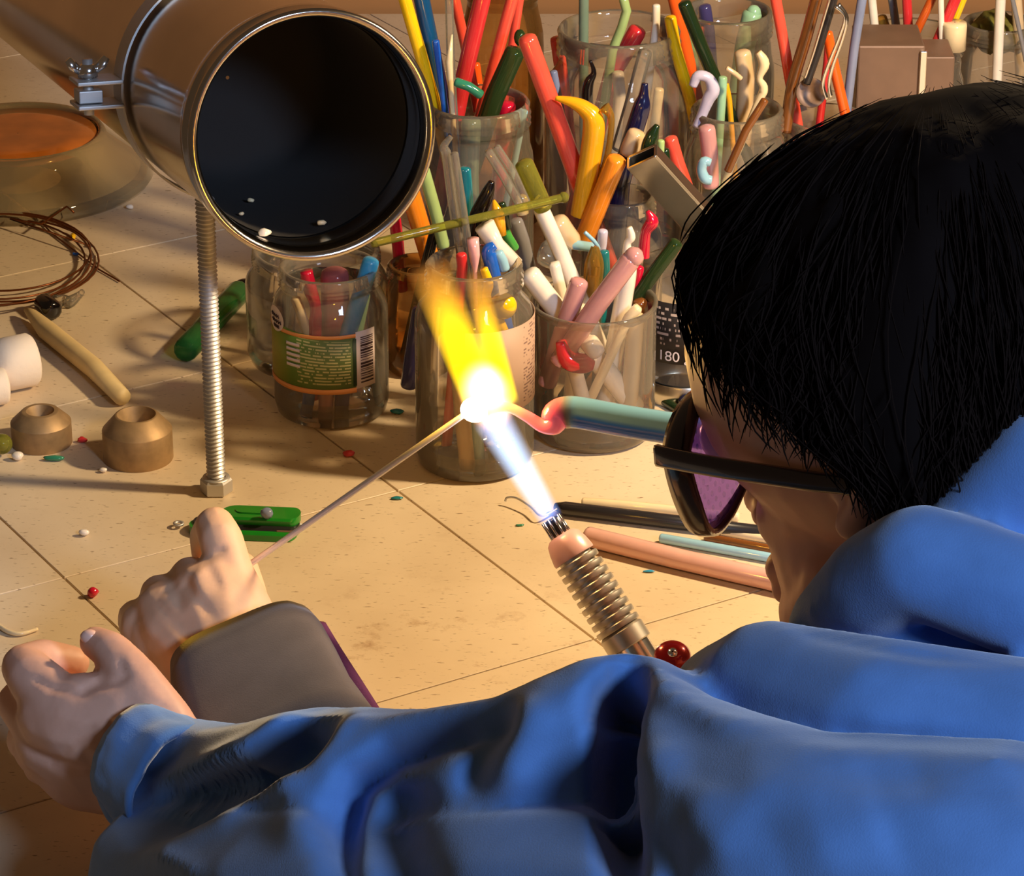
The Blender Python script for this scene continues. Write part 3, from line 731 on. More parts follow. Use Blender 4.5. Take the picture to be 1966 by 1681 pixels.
# --- flame jar
rod('fat white rod with a flared end leaning out of the flame jar', 'white', 46, [(930, 432), (952, 470), (990, 510)], 'J2', .008, ext=False, taper=[.9, .75, .75])
rod('pale pink rod end in the mouth of the flame jar', 'petal', 24, [(908, 458), (911, 490), (912, 520)], 'J2', -.012, taper=[1, .9, .35, .3])
rod('blue folded rod in the mouth of the flame jar', 'blue', 28, [(950, 470), (938, 482), (944, 510), (956, 560)], 'J2', -.006, sm=True, taper=[.6, 1, 1, 1, 1])
rod('pale blue chip right of the blue folded rod', 'lightblue', 22, [(954, 482), (964, 500), (970, 520)], 'J2', -.004, ext=False)
rod('yellow knobbly rod in the flame jar', 'yellow', 22, [(929, 515), (938, 545), (934, 570), (948, 600)], 'J2', -.014, sm=True, taper=[.7, .9, .8, 1.2, 1])
rod('red rod in the left of the flame jar', 'red', 22, [(885, 485), (888, 510), (880, 600)], 'J2', -.004)
rod('slate blue rod inside the flame jar', 'indigo', 36, [(935, 545), (942, 590), (950, 650)], 'J2', .004)
g = ball(PY(966, 587, JAR['J2']['c'].y - .014), 26 * JAR['J2']['m'], 20, (1, .9, 1))
mk('glass_bead', g[0], g[1], 'g_yellow', label='shiny round yellow glass ball inside the flame jar', cat='glass bead', loc=PY(966, 612, JAR['J2']['c'].y - .014))
rod('cream rod standing at the bottom of the flame jar', 'beige', 32, [(880, 700), (888, 800), (898, 900)], 'J2', -.018, ext=False)
rod('grey-white rod standing right at the bottom of the flame jar', 'lightblue', 26, [(906, 740), (914, 820), (920, 898)], 'J2', -.012, ext=False)
rod('violet-red lump at the bottom of the flame jar', 'indigo', 44, [(860, 855), (862, 880), (866, 900)], 'J2', -.006, ext=False)
# --- beaker
rod('white rod leaning left out of the back of the beaker', 'white', 32, [(1036, 395), (1066, 460), (1098, 535)], 'J3', .014)
rod('thick white rod slanting out over the left beaker rim', 'white', 42, [(1012, 520), (1046, 565), (1086, 615)], 'J3', -.006)
rod('square cream rod upright in the left of the beaker', 'white', 30, [(1064, 503), (1078, 560), (1092, 640)], 'J3', .006, n=4)
rod('dusky pink rod leaning left in the beaker', 'mauve', 38, [(1114, 535), (1086, 620), (1052, 730)], 'J3', -.016)
rod('longest dusky pink rod leaning right out of the beaker', 'mauve', 40, [(1216, 492), (1150, 580), (1076, 690)], 'J3', -.024, tip=[(1217, 493, 20, (1, 1, 1))])
rod('white twisted rod with a pink-tinted tip', 'white', 38, [(1208, 436), (1212, 455), (1204, 470), (1207, 510), (1196, 580), (1168, 740)], 'J3', .002, sm=True, taper=[.3, .45, .4, .85, .95, 1, 1])
rod('amber oval glass lump in the back of the beaker', 'amber', 38, [(1142, 474), (1141, 505), (1138, 545), (1136, 590)], 'J3', .02, taper=[.4, 1, 1, 1, .8], sm=True)
rod('dark teal rod right of the amber lump', 'teal', 20, [(1160, 480), (1162, 520), (1158, 570)], 'J3', .024)
rod('olive translucent rod leaning right behind the beaker rim', 'darkgreenclear', 28, [(1302, 462), (1262, 515), (1226, 565)], 'J3', .018)
rod('crimson twisted rod tip right of the white twisted rod', 'crimson', 26, [(1243, 405), (1252, 425), (1240, 445), (1236, 480)], 'J3', .03, sm=True, taper=[.3, 1, .8, .9, 1])
rod('crimson stub under the longest pink rod end', 'crimson', 20, [(1228, 510), (1222, 540), (1216, 590)], 'J3', .02)
rod('lilac peg in the back of the beaker', 'lilac', 20, [(1158, 440), (1156, 465), (1150, 500)], 'J3', .036)
rod('thin pale thread of glass beside the lilac peg', 'lightblue', 8, [(1122, 445), (1140, 462), (1152, 478)], 'J3', .034, ext=False)
rod('red melted lump inside the beaker', 'red', 40, [(1076, 655), (1092, 690), (1124, 698), (1140, 702)], 'J3', -.028, sm=True, ext=False, taper=[.5, 1, 1, .5])
rod('white peg end inside the beaker', 'white', 38, [(1126, 650), (1142, 672), (1150, 682)], 'J3', -.026, ext=False)
rod('white rod standing low in the middle of the beaker', 'white', 30, [(1098, 690), (1112, 740), (1128, 800)], 'J3', -.014)
rod('beige broad rod in the right of the beaker', 'beige', 34, [(1222, 600), (1214, 700), (1206, 800)], 'J3', -.008)
rod('cream cut rod end at the right beaker rim', 'cream', 26, [(1228, 588), (1206, 610), (1192, 640)], 'J3', -.012, n=4)
rod('brown ring-shaped rod at the right beaker rim', 'brown', 30, [(1226, 574), (1230, 590), (1228, 640)], 'J3', .012)
rod('white rod between the crossed pink rods', 'white', 30, [(1122, 585), (1112, 620), (1104, 690)], 'J3', -.002)
rod('pale green-blue rod lying behind the beaker rods', 'lightblue', 20, [(1070, 463), (1105, 470), (1160, 478)], 'J3', .056, ext=False)
rod('clear glass lump right of the cream curl', 'clear', 54, [(1035, 480), (1062, 490), (1094, 500)], 'J3', .05, ext=False)
rod('cream flat rod behind the white leaning rod', 'beige', 50, [(1062, 420), (1082, 450), (1100, 475)], 'J3', .06, ext=False)
rod('smoky grey tube left of the white leaning rod', 'grey', 30, [(988, 420), (1002, 460), (1016, 520)], 'J3', .05, ext=False)
# --- green-labelled jar
rod('crimson knobbly rod in the green-labelled jar', 'crimson', 28, [(588, 520), (594, 550), (606, 590), (604, 640)], 'J1', -.008, sm=True, taper=[.9, 1, .8, 1, 1])
rod('broad ruby translucent rod in the green-labelled jar', 'rubyclear', 56, [(642, 515), (644, 580), (646, 680)], 'J1', .0)
rod('sky blue rod slanting in the green-labelled jar', 'skyblue', 34, [(714, 495), (694, 560), (668, 640)], 'J1', -.006)
rod('pale mint rod beside the sky blue one', 'mint', 26, [(700, 560), (688, 620), (676, 690)], 'J1', .004)
rod('cream chips rod at the left in the green-labelled jar', 'cream', 20, [(566, 570), (574, 590), (584, 620)], 'J1', -.008)
rod('deep blue rod foot at the bottom of the green-labelled jar', 'blue', 24, [(600, 700), (592, 770), (586, 800)], 'J1', -.014, ext=False)
rod('dusky red rod foot at the bottom of the green-labelled jar', 'mauve', 30, [(628, 700), (626, 780), (622, 800)], 'J1', -.012, ext=False)
rod('indigo rod foot at the bottom of the green-labelled jar', 'indigo', 30, [(660, 700), (656, 780), (654, 806)], 'J1', -.012, ext=False)
rod('white thin rod right at the bottom of the green-labelled jar', 'lightblue', 18, [(716, 690), (722, 740), (730, 778)], 'J1', -.002, ext=False)
rod('beige rod in the wide jar behind the duct post', 'beige', 18, [(548, 470), (545, 560), (542, 640)], 'J1b', .0)

#@@TOOLS
# ------------------------------------------------------------------ tools standing in the jars
y = JAR['J15']['c'].y - .02
sp = thing('spoon', PY(1545, 195, y), 'dark-handled metal spoon with round brown bowl standing in a jar', 'spoon')
g = tube(smooth_path([PY(1606, -20, y), PY(1588, 40, y), (PY(1568, 105, y)), PY(1548, 160, y)], 6), 8.5 * mpp(PY(1568, 105, y)), 10); mk('spoon_handle', g[0], g[1], 'black_metal', sp)
g = tube(smooth_path([PY(1598, -20, y - .006), PY(1580, 40, y - .006), (PY(1562, 100, y - .006)), PY(1545, 150, y - .006)], 6), 3 * mpp(PY(1568, 105, y)), 8); mk('handle_spine', g[0], g[1], 'bright_steel', sp)
ctr = PY(1557, 178, y); nrm = (CAM - ctr).normalized(); r0 = 29 * mpp(ctr)
g = lathe([(.0003, -.003), (r0 * .6, -.0022), (r0 * .93, .0), (r0, .0012), (r0 * .95, .0016), (r0 * .6, -.0008), (.0003, -.0014)], ctr, 28, nrm); mk('spoon_bowl', g[0], g[1], 'tin', sp)
tg = thing('tongs', PY(1585, 190, y), 'thin steel tongs with a bright bent tip right of the spoon', 'tongs')
for k, pts in enumerate([[(1604, 12), (1622, 32), (1612, 70), (1592, 120), (1580, 160), (1588, 190)], [(1610, 8), (1626, 34), (1618, 74), (1600, 124), (1592, 160), (1596, 186)]]):
    P = smooth_path([PY(a, b, y - .012 + k * .004) for a, b in pts], 5); g = tube(P, 4.5 * mpp(P[0]), 8, flat=.6); mk('tong_arm', g[0], g[1], 'bright_steel', tg)
y = JAR['J11']['c'].y - .036
a, b = PY(1232, 300, y), PY(1345, 425, y + .02); dx = (b - a).normalized(); dn = (CAM - a).normalized(); dn = (dn - dx * dn.dot(dx)).normalized(); ds = dx.cross(dn)
Rot = Matrix.Rotation(.5, 3, dx); dn, ds = Rot @ dn, Rot @ ds
hw = 31 * mpp(a); hh = 15 * mpp(a); L = (b - a).length; t = .0009
ft = []
for e, o_, hx, hy in ((dn, hh, 0, 0), (dn, -hh, 0, 0)): ft.append(boxv(a + dx * L / 2 + e * o_, dx, ds, dn, L / 2, hw, t, .0003))
for o_ in (hw, -hw): ft.append(boxv(a + dx * L / 2 + ds * o_, dx, ds, dn, L / 2, t, hh, .0003))
g = join(*ft); mk('square_tube', g[0], g[1], 'steel', smooth=False, label='hollow folded grey metal tube leaning right of the orange rod', cat='metal tube', loc=b)
# brown tin box
y = JAR['J14']['c'].y - .085
a, b = PY(1648, 88, y), PY(1776, 102, y); hz = a.z / 2
tin = thing('tin_box', V(((a.x + b.x) / 2, y + .02, 0)), 'brown metal tin box above the crown of the hair', 'box')
g = boxv(V(((a.x + b.x) / 2, y + .022, hz)), V((1, 0, 0)), V((0, 1, 0)), V((0, 0, 1)), (b.x - a.x) / 2, .022, hz, .0012); mk('tin_body', g[0], g[1], 'tin', tin, smooth=False)
g = boxv(V((b.x - .001, y - .001, hz)), V((1, 0, 0)), V((0, 1, 0)), V((0, 0, 1)), .0022, .0015, hz * .96, .0006); mk('bright_corner', g[0], g[1], 'bright_steel', tin, smooth=False)
g = boxv(V((b.x + .010, y + .026, hz * .93)), V((1, 0, 0)), V((0, 1, 0)), V((0, 0, 1)), .010, .018, hz * .93, .001); mk('side_box', g[0], g[1], 'tin', tin, smooth=False)
# moss-like filling of the corner jar, a candle stub lid
J = JAR['J10']
g = ball(J['c'] + V((0, 0, J['H'] * .93)), J['Rn'] * .75, 20, (1, 1, .7)); g = ([p + noise.noise_vector(p * 160) * .004 for p in g[0]], g[1])
mk('moss_clump', g[0], g[1], 'moss', label='moss-green clump filling the mouth of the corner jar', cat='moss', loc=J['c'] + V((0, 0, .05)))
c = PY(1832, 60, JAR['J14']['c'].y - .03); r = 24 * mpp(c)
g = lathe([(.0005, 0), (r, 0), (r, .016), (r * .94, .018), (.0005, .018)], c - V((0, 0, .012)), 28); mk('bottle_cap', g[0], g[1], 'g_cream', label='cream round cap beside the yellow rod top right', cat='cap', loc=c)
# dark tumbler lying behind jars: clear blob base in the upper left is a shallow amber bowl
c = PZ(40, 345); m = mpp(c)
bowl = thing('glass_bowl', c, 'shallow amber glass dish left of the duct', 'glass dish')
R = 255 * m
g = lathe([(R * .3, 0), (R * .97, 0), (R, .004), (R * .93, .012), (R * .74, .024), (R * .66, .032), (R * .63, .036), (R * .60, .034), (R * .7, .022), (R * .9, .008)], c, 64); mk('dish_body', g[0], g[1], 'bowl_glass', bowl)
g = lathe([(.0005, .0335), (R * .4, .0345), (R * .585, .033), (R * .6, .029)], c, 48); plain('amber_fill', rgb(186, 104, 36), rough=.12, coat=.6, var=.25, vscale=40); mk('amber_filling', g[0], g[1], 'amber_fill', bowl)
#@@BENCHTHINGS
# ------------------------------------------------------------------ things lying on the bench
def brass(label, px, Rpx, hpx, hole):
    c = PZ(*px); m = mpp(c); R = Rpx * m; H = hpx * m / .9066; rh = hole * m
    prof = [(R * .5, 0), (R * .985, 0), (R, .0006), (R, H * .66), (R * .985, H * .68), (R * .62, H * .985), (R * .58, H), (rh, H), (rh * .92, H * .93), (rh * .55, H * .55), (rh * .5, H * .2), (.0003, H * .2)]
    v, f = lathe(prof, c, 56); return sharp(mk('brass_ring', v, f, 'brass_dull', label=label, cat='brass ring', loc=c, group='brass shaping rings'), 30)
brass('larger brass ring with sloping shoulders beside the threaded rod', (266, 879), 67, 84, 37)
brass('smaller brass ring with sloping shoulders left of the larger one', (81, 850), 58, 62, 27)
def lay(label, name, cat, mat, r_px, pts, z=None, taper=None, sm=False, n=12, flat=1.0, group=None):
    rr = r_px * mpp(PZ(*pts[0])); zz = rr * (flat if flat < 1 else 1) + .0002 if z is None else z
    P = [PZ(u, v_, zz) for u, v_ in pts]
    if sm: P = smooth_path(P, 6)
    if taper:
        R = [rr * x for x in (smooth_list(taper, 6) if sm else taper)]
    else: P, R = rounded_ends(P, rr)
    g = tube(P, R, n, flat=flat); return mk(name, g[0], g[1], mat, label=label, cat=cat, loc=PZ(*pts[0]), group=group)
lay('pale wooden stick with a pointed end on the left', 'wooden_stick', 'stick', 'wood_stick', 19, [(50, 594), (62, 604), (88, 632), (180, 706), (235, 762)], taper=[.25, .6, 1, 1, .85])
lay('dark green glass rod with black end behind the threaded rod', 'glass_rod', 'glass rod', 'g_greenclear', 24, [(352, 676), (380, 646), (420, 602), (462, 556)])
g = ball(PZ(470, 548, .006), 17 * mpp(PZ(470, 548)), 12, (1.2, .9, .8)); mk('glass_lump', g[0], g[1], 'g_black', label='black glossy lump at the far end of the green rod', cat='glass lump', loc=PZ(470, 548))
lay('short black glass chunk under the copper coil', 'glass_lump', 'glass lump', 'g_black', 20, [(80, 578), (104, 598)])
lay('crooked clear glass bit right of the black chunk', 'glass_bit', 'glass bit', 'g_clear', 11, [(108, 580), (124, 574), (132, 580), (150, 568), (158, 560)], sm=True, taper=[1.4, .8, 1.1, .7, .5])
# two white chalk-like cylinders at the left edge
for lab, a, b, rp in (('white rounded plaster cylinder, the taller of two at the left edge', (14, 700), (64, 690), 52), ('white plaster cylinder cut by the left edge below the taller one', (-40, 748), (12, 740), 36)):
    pa, pb = PZ(a[0], a[1], rp * .00030), PZ(b[0], b[1], rp * .00030); r = rp * mpp(pa)
    pa.z = pb.z = r + .0002
    d = (pb - pa); P = [pa - d * .6, pa - d * .55, pa, pb - d * .12, pb, pb + d * .06]; R = [r * .5, r * .92, r, r, r * .9, r * .6]
    g = tube(P, R, 28); mk('plaster_cylinder', g[0], g[1], 'chalk', label=lab, cat='plaster cylinder', loc=V((pa.x, pa.y, 0)))
# coil of copper wire
P = []; rc = random.Random(3)
cc = (-10, 492)
for k in range(0, 5 * 40):
    t = k / 40 * 2 * math.pi; s = 1 + .07 * math.sin(t * .37) + .04 * math.sin(t * .61 + 1)
    P.append(PZ(cc[0] + 12 * math.sin(t * .21) + 186 * s * math.cos(t), cc[1] + 10 * math.sin(t * .33) + 82 * s * math.sin(t), .0012 + .006 * (.5 + .5 * math.sin(t * .71)) + k * .00002))
P += [PZ(20, 420, .008), PZ(80, 430, .010), PZ(128, 396, .012), PZ(142, 408, .010)]
g = tube(P, 2.1 * mpp(P[0]), 6); mk('wire_coil', g[0], g[1], 'copper_wire', label='loose coil of thin copper wire at the left edge', cat='wire coil', loc=PZ(-10, 492))
lay('thin copper wire end running away from the coil', 'wire', 'wire', 'copper_wire', 1.6, [(55, 402), (100, 448), (190, 517), (230, 540)], z=.0012)
# small crumbs of glass on the bench: (label, colour, u, v, radius px, stretch)
for lab, c, u, v_, r, s in [
    ('tiny red glass chip between the two brass rings', 'red', 158, 845, 9, (1.1, .8, .6)), ('red glass bead on the tile joint by the fist', 'crimson', 178, 1138, 12, (1, .9, .8)),
    ('white glass crumb in front of the smaller brass ring', 'white', 34, 876, 12, (1, .8, .8)), ('white crumb at the foot of the larger brass ring', 'white', 198, 903, 7, (1.2, .8, .7)),
    ('white crumb alone on the tile below the larger brass ring', 'white', 161, 1023, 10, (1.1, .7, .7)), ('green glass splinter in front of the smaller brass ring', 'jade', 104, 880, 11, (2.0, .7, .5)),
    ('red star-shaped chip on the joint left of the flame jar', 'red', 670, 871, 11, (1.1, 1, .5)), ('turquoise chip between the two labelled jars', 'teal', 762, 790, 11, (1.3, .7, .4)),
    ('blue-grey lump of glass lying on the knife', 'bluegrey', 512, 986, 12, (1.1, .9, .9)), ('small turquoise chip on the tile joint below the mandrel', 'teal', 762, 956, 9, (1.4, .6, .3)),
    ('tiny green chip on the front tile', 'jade', 998, 1008, 6, (1.5, .7, .3)), ('blue streak chip near the pink rod', 'skyblue', 1246, 1097, 7, (1.8, .5, .3)),
    ('white crumb left of the indigo rod foot', 'cream', 777, 673, 6, (1, 1, 1)), ('dark teal crumb left of the green-labelled jar', 'teal', 497, 678, 11, (1.2, .8, .6)),
    ('black crumb left of the green-labelled jar', 'black', 514, 702, 10, (1.2, .8, .6)), ('tiny blue chip under the copper coil', 'blue', 145, 488, 6, (1.2, .7, .5)),
    ('yellow chip on the copper coil', 'yellow', 140, 455, 9, (.7, 1.6, .6)), ('grey chip right of the copper coil', 'bluegrey', 172, 472, 7, (1, .7, .5)),
    ('pale crumb on the bench above the wooden stick', 'white', 249, 397, 8, (1, .8, .6)), ('dark crumb on the bench left of the duct', 'black', 199, 363, 8, (1.3, .6, .4)),
    ('white crumb below the beaker on the right', 'white', 1252, 725, 8, (1.6, .7, .6))]:
    p = PZ(u, v_); m = mpp(p); rr = r * m; hz = rr * s[2]
    z0 = .0295 if False else (.0105 if 'on the knife' in lab else 0)
    g = ball(PZ(u, v_, hz * .9 + z0), rr, 9, s); g = ([q + noise.noise_vector(q * (1.1 / max(rr, .001))) * rr * .22 for q in g[0]], g[1])
    mn = min(q.z for q in g[0]); g = ([q - V((0, 0, mn - z0 - .0001)) for q in g[0]], g[1])
    mk('glass_crumb', g[0], g[1], 'g_' + c, label=lab, cat='glass crumb', loc=p, group='crumbs of glass on the bench')
lay('curved cream thread of glass at the left edge', 'glass_thread', 'glass thread', 'g_cream', 5, [(-8, 1196), (16, 1212), (40, 1216), (72, 1207)], sm=True, taper=[1, 1, .9, .7])
g = ball(PZ(4, 852, .008), 20 * mpp(PZ(4, 852)), 16); mk('glass_bead', g[0], g[1], 'g_oliveclear', label='yellow-green clear glass bead cut by the left edge', cat='glass bead', loc=PZ(4, 860))
g = ball(PZ(1318, 772, .006), 17 * mpp(PZ(1318, 772)), 10); g = ([q + noise.noise_vector(q * 500) * .0008 for q in g[0]], g[1]); mk('glass_bead', g[0], g[1], 'g_navy', label='dark navy bead left of the glasses', cat='glass bead', loc=PZ(1318, 780))
lay('orange stick end beside the glasses', 'glass_rod', 'glass rod', 'g_orange', 12, [(1356, 772), (1368, 800), (1400, 830)])
lay('white short rod lying before the upturned jar', 'glass_rod', 'glass rod', 'g_white', 8, [(1248, 756), (1272, 770)])
lay('dark olive rod lying before the upturned jar', 'glass_rod', 'glass rod', 'g_dgreen', 9, [(1262, 762), (1304, 786)])
lay('yellow rod on the bench under the navy bead', 'glass_rod', 'glass rod', 'g_amberyellow', 13, [(1290, 800), (1350, 796)])
# rods lying on the right
lay('cream rod lying behind the black pick on the right', 'glass_rod', 'glass rod', 'g_cream', 10, [(1116, 964), (1200, 970), (1420, 992)])
lay('thick pale pink rod lying on the right, front of all', 'glass_rod', 'glass rod', 'g_pink', 20, [(1122, 1028), (1300, 1072), (1640, 1150)])
lay('slim light blue rod lying on the thick pink rod side', 'glass_rod', 'glass rod', 'g_lightblue', 9.5, [(1266, 1032), (1400, 1056), (1600, 1092)])
lay('brown rod lying under the glasses', 'glass_rod', 'glass rod', 'g_brown', 8, [(1352, 1030), (1420, 1042), (1600, 1076)])
lay('pale cream rod under the lower rim of the glasses', 'glass_rod', 'glass rod', 'g_cream', 9, [(1382, 1018), (1440, 1028), (1600, 1056)])
pk = thing('hook_pick', PZ(1075, 975), 'black-handled pick with a thin hooked steel point behind the torch', 'pick')
g = tube([PZ(1066, 972, .004), PZ(1085, 976, .0042), PZ(1200, 990, .0042), PZ(1480, 1024, .0042)], [8 * .00027, 13.5 * .00029, 13.5 * .00029, 13.5 * .00029], 14); mk('pick_handle', g[0], g[1], 'black_metal', pk)
P = smooth_path([PZ(970, 962, .003), PZ(974, 955, .005), PZ(992, 956, .006), PZ(1018, 972, .005), PZ(1040, 990, .0045), PZ(1072, 975, .0042)], 5); g = tube(P, 2.2 * mpp(P[0]), 8); mk('pick_point', g[0], g[1], 'zinc', pk)
# ---- folding pocket knife
kn = thing('pocket_knife', PZ(460, 1012), 'green folding pocket knife lying closed behind the fist', 'pocket knife')
a, b = PZ(352, 1013, 0), PZ(566, 1022, 0); ex = (b - a).normalized(); ey = V((0, 0, 1)).cross(ex).normalized(); L = (b - a).length
def scale_shape(z0, z1, w, l0, l1, sh=0.0):
    n = 10; out = []
    for k in range(n + 1):
        t = math.pi / 2 + math.pi * k / n; out.append((l0 + w + w * math.cos(t), w * math.sin(t)))
    for k in range(n + 1):
        t = -math.pi / 2 + math.pi * k / n; out.append((l1 - w * .6 + w * .6 * math.cos(t), w * math.sin(t)))
    vs = []
    for z, s in ((z0, 1), (z1 - .0012, 1), (z1, .86)):
        for x, yy in out: vs.append(a + ex * (x) + ey * (yy * s + sh) + V((0, 0, z)))
    m = len(out); fs = [tuple(range(m - 1, -1, -1)), tuple(range(2 * m, 3 * m))]
    for r in range(2):
        for k in range(m): fs.append((r * m + k, r * m + (k + 1) % m, (r + 1) * m + (k + 1) % m, (r + 1) * m + k))
    return vs, fs
g = scale_shape(.0002, .0048, .0088, .004, L + .002, -.0035); sharp(mk('lower_scale', g[0], g[1], 'knife_green', kn))
g = scale_shape(.0048, .0060, .0078, .006, L + .003, -.0015); sharp(mk('blade_stack', g[0], g[1], 'black_metal', kn))
g = scale_shape(.0060, .0100, .0082, .021, L + .003, .003); sharp(mk('upper_scale', g[0], g[1], 'knife_green', kn))
g = scale_shape(.0100, .0106, .0040, .028, L - .012, .004); sharp(mk('scale_inlay', g[0], g[1], 'knife_green', kn))
g = lathe([(.0016, 0), (.0030, 0), (.0030, .001), (.0016, .001), (.0016, 0)], a - ex * .0025 + V((0, 0, .002)), 16); mk('key_ring', g[0], g[1], 'zinc', kn)
g = tube([b + V((0, 0, .005)) - ex * .004, b + ex * .007 + ey * .002 + V((0, 0, .004))], [.0008, .0004], 6); mk('toothpick', g[0], g[1], 'zinc', kn)
g = boxv(b - ex * .004 - ey * .0075 + V((0, 0, .0028)), ex, ey, V((0, 0, 1)), .0045, .0022, .0026, .0006); mk('end_bolster', g[0], g[1], 'tin', kn, smooth=False)

#@@TORCH
# ------------------------------------------------------------------ bench torch, flame, glass being worked
A = PD(1060, 1000, 1.555); B = PD(1212, 1243, 1.55); TD = (B - A).normalized(); tm = mpp(A)
B2 = A + TD * .118
torch = thing('bench_torch', V((B2.x, B2.y, 0)), 'ribbed steel bench torch with pink collar pointing at the molten glass', 'torch')
rn = 19 * tm
g = lathe([(rn * .55, .001), (rn * .9, -.001), (rn, .0), (rn, .014), (rn * .5, .014)], A, 28, TD); mk('nozzle', g[0], g[1], 'black_metal', torch)
for k in range(10):
    t = 2 * math.pi * k / 10; e1 = TD.orthogonal().normalized(); e2 = TD.cross(e1)
    p = A + (e1 * math.cos(t) + e2 * math.sin(t)) * rn * .98
    g = tube([p + TD * -.0012, p + TD * .012], rn * .16, 6); mk('nozzle_port', g[0], g[1], 'steel', torch)
rc_ = 43 * tm
g = lathe([(rn, .0075), (rc_ * .62, .0078), (rc_ * .8, .0095), (rc_ * .92, .0135), (rc_ * 1.0, .0185), (rc_ * .98, .0195)], A, 36, TD); mk('collar', g[0], g[1], 'copper_tip', torch)
L0 = .0195; pr = [(rc_ * .9, L0)]
nr = 9; pitch = .0043
for k in range(nr):
    z = L0 + k * pitch; w_ = rc_ * (1.03 + .035 * k / nr)
    pr += [(w_ * .76, z), (w_ * .76, z + pitch * .30), (w_ * .97, z + pitch * .34), (w_ * 1.0, z + pitch * .45), (w_ * 1.0, z + pitch * .85), (w_ * .97, z + pitch)]
z = L0 + nr * pitch; pr += [(rc_ * .9, z), (rc_ * 1.06, z + .0015), (rc_ * 1.06, z + .009), (rc_ * 1.0, z + .0095)]
plain('brushed_steel', (.56, .52, .46), rough=.38, metal=.9)
g = lathe(pr, A, 44, TD); sharp(mk('ribbed_barrel', g[0], g[1], 'brushed_steel', torch), 28)
g = lathe([(rc_ * .9, z + .0095), (rc_ * .9, .118), (.0005, .118)], A, 36, TD); sharp(mk('rear_barrel', g[0], g[1], 'bright_steel', torch))
bx = V((TD.x, TD.y, 0)).normalized(); by = V((0, 0, 1)).cross(bx)
g = boxv(V((B2.x, B2.y, .004)) - bx * .01, bx, by, V((0, 0, 1)), .045, .022, .004, .001); mk('base_plate', g[0], g[1], 'black_metal', torch, smooth=False)
g = boxv(V((B2.x, B2.y, B2.z * .5)) - bx * .008, bx, by, V((0, 0, 1)), .006, .009, max(.006, B2.z * .5), .001); mk('bracket', g[0], g[1], 'black_metal', torch, smooth=False)
K = PD(1291, 1264, 1.50); kn_ax = (CAM - K).normalized(); kn_ax = (kn_ax + V((0, .0, .9))).normalized(); rk = 36 * mpp(K)
g = lathe([(.0004, .0055), (rk * .3, .0056), (rk * .8, .0048), (rk, .002), (rk, -.004), (rk * .8, -.007), (.0004, -.007)], K, 32, kn_ax); kb = mk('valve_knob', g[0], g[1], 'red_anodised', torch)
g = lathe([(.0004, .0066), (rk * .24, .0064), (rk * .28, .0052)], K, 20, kn_ax); mk('knob_screw', g[0], g[1], 'bright_steel', kb)
g = tube([K - kn_ax * .006, A + TD * .10], .004, 12); mk('valve_stem', g[0], g[1], 'steel', torch)

# ---- flame: glowing gas, emission only, densest on its axis
CORE = PD(928, 776, 1.532)
def flame_mat(name, stops, strength, r0, r1, power, soft=.25, soot=0.0):
    """object space: flame runs along +z from 0 to 1, radius r0 -> r1 in the same units"""
    m = bpy.data.materials.new(name); m.use_nodes = True; nt = m.node_tree; nt.nodes.clear(); MATS[name] = m
    out = N(nt, 'ShaderNodeOutputMaterial'); em = N(nt, 'ShaderNodeEmission'); nt.links.new(em.outputs[0], out.inputs['Volume'])
    tc = N(nt, 'ShaderNodeTexCoord'); sp = N(nt, 'ShaderNodeSeparateXYZ'); nt.links.new(tc.outputs['Object'], sp.inputs[0])
    def M(op, a, b=None):
        n = N(nt, 'ShaderNodeMath', operation=op)
        for i, x in enumerate((a, b)):
            if x is None: continue
            if isinstance(x, (int, float)): n.inputs[i].default_value = x
            else: nt.links.new(x, n.inputs[i])
        return n.outputs[0]
    r = M('SQRT', M('ADD', M('MULTIPLY', sp.outputs[0], sp.outputs[0]), M('MULTIPLY', sp.outputs[1], sp.outputs[1])))
    R = M('ADD', M('MULTIPLY', sp.outputs[2], r1 - r0), r0)
    q = M('SUBTRACT', 1.0, M('DIVIDE', r, R)); q = M('MAXIMUM', q, 0.0); q = M('POWER', q, power)
    za = M('MINIMUM', M('MULTIPLY', sp.outputs[2], 1 / soft), 1.0); zb = M('MINIMUM', M('MULTIPLY', M('SUBTRACT', 1.0, sp.outputs[2]), 1 / soft), 1.0)
    za = M('MAXIMUM', za, 0.0); zb = M('MAXIMUM', zb, 0.0)
    cr = N(nt, 'ShaderNodeValToRGB'); e = cr.color_ramp.elements
    e[0].position, e[0].color = stops[0][0], stops[0][1]; e[1].position, e[1].color = stops[-1][0], stops[-1][1]
    for p, c in stops[1:-1]: x = e.new(p); x.color = c
    nt.links.new(sp.outputs[2], cr.inputs[0]); nt.links.new(cr.outputs[0], em.inputs[0])
    s = M('MULTIPLY', M('MULTIPLY', q, M('MULTIPLY', za, zb)), cr.outputs[1]); s = M('MULTIPLY', s, strength)
    nt.links.new(s, em.inputs[1])
    if soot:      # soot in the yellow part swallows blue light
        ab = N(nt, 'ShaderNodeVolumeAbsorption'); ab.inputs[0].default_value = (1, .93, .05, 1)
        nt.links.new(M('MULTIPLY', M('MULTIPLY', q, M('MULTIPLY', za, zb)), M('MULTIPLY', cr.outputs[1], soot)), ab.inputs[1])
        ads = N(nt, 'ShaderNodeAddShader'); nt.links.new(em.outputs[0], ads.inputs[0]); nt.links.new(ab.outputs[0], ads.inputs[1]); nt.links.new(ads.outputs[0], out.inputs['Volume'])
    m.cycles.volume_step_rate = .35 if hasattr(m, 'cycles') and hasattr(m.cycles, 'volume_step_rate') else 1
    return m
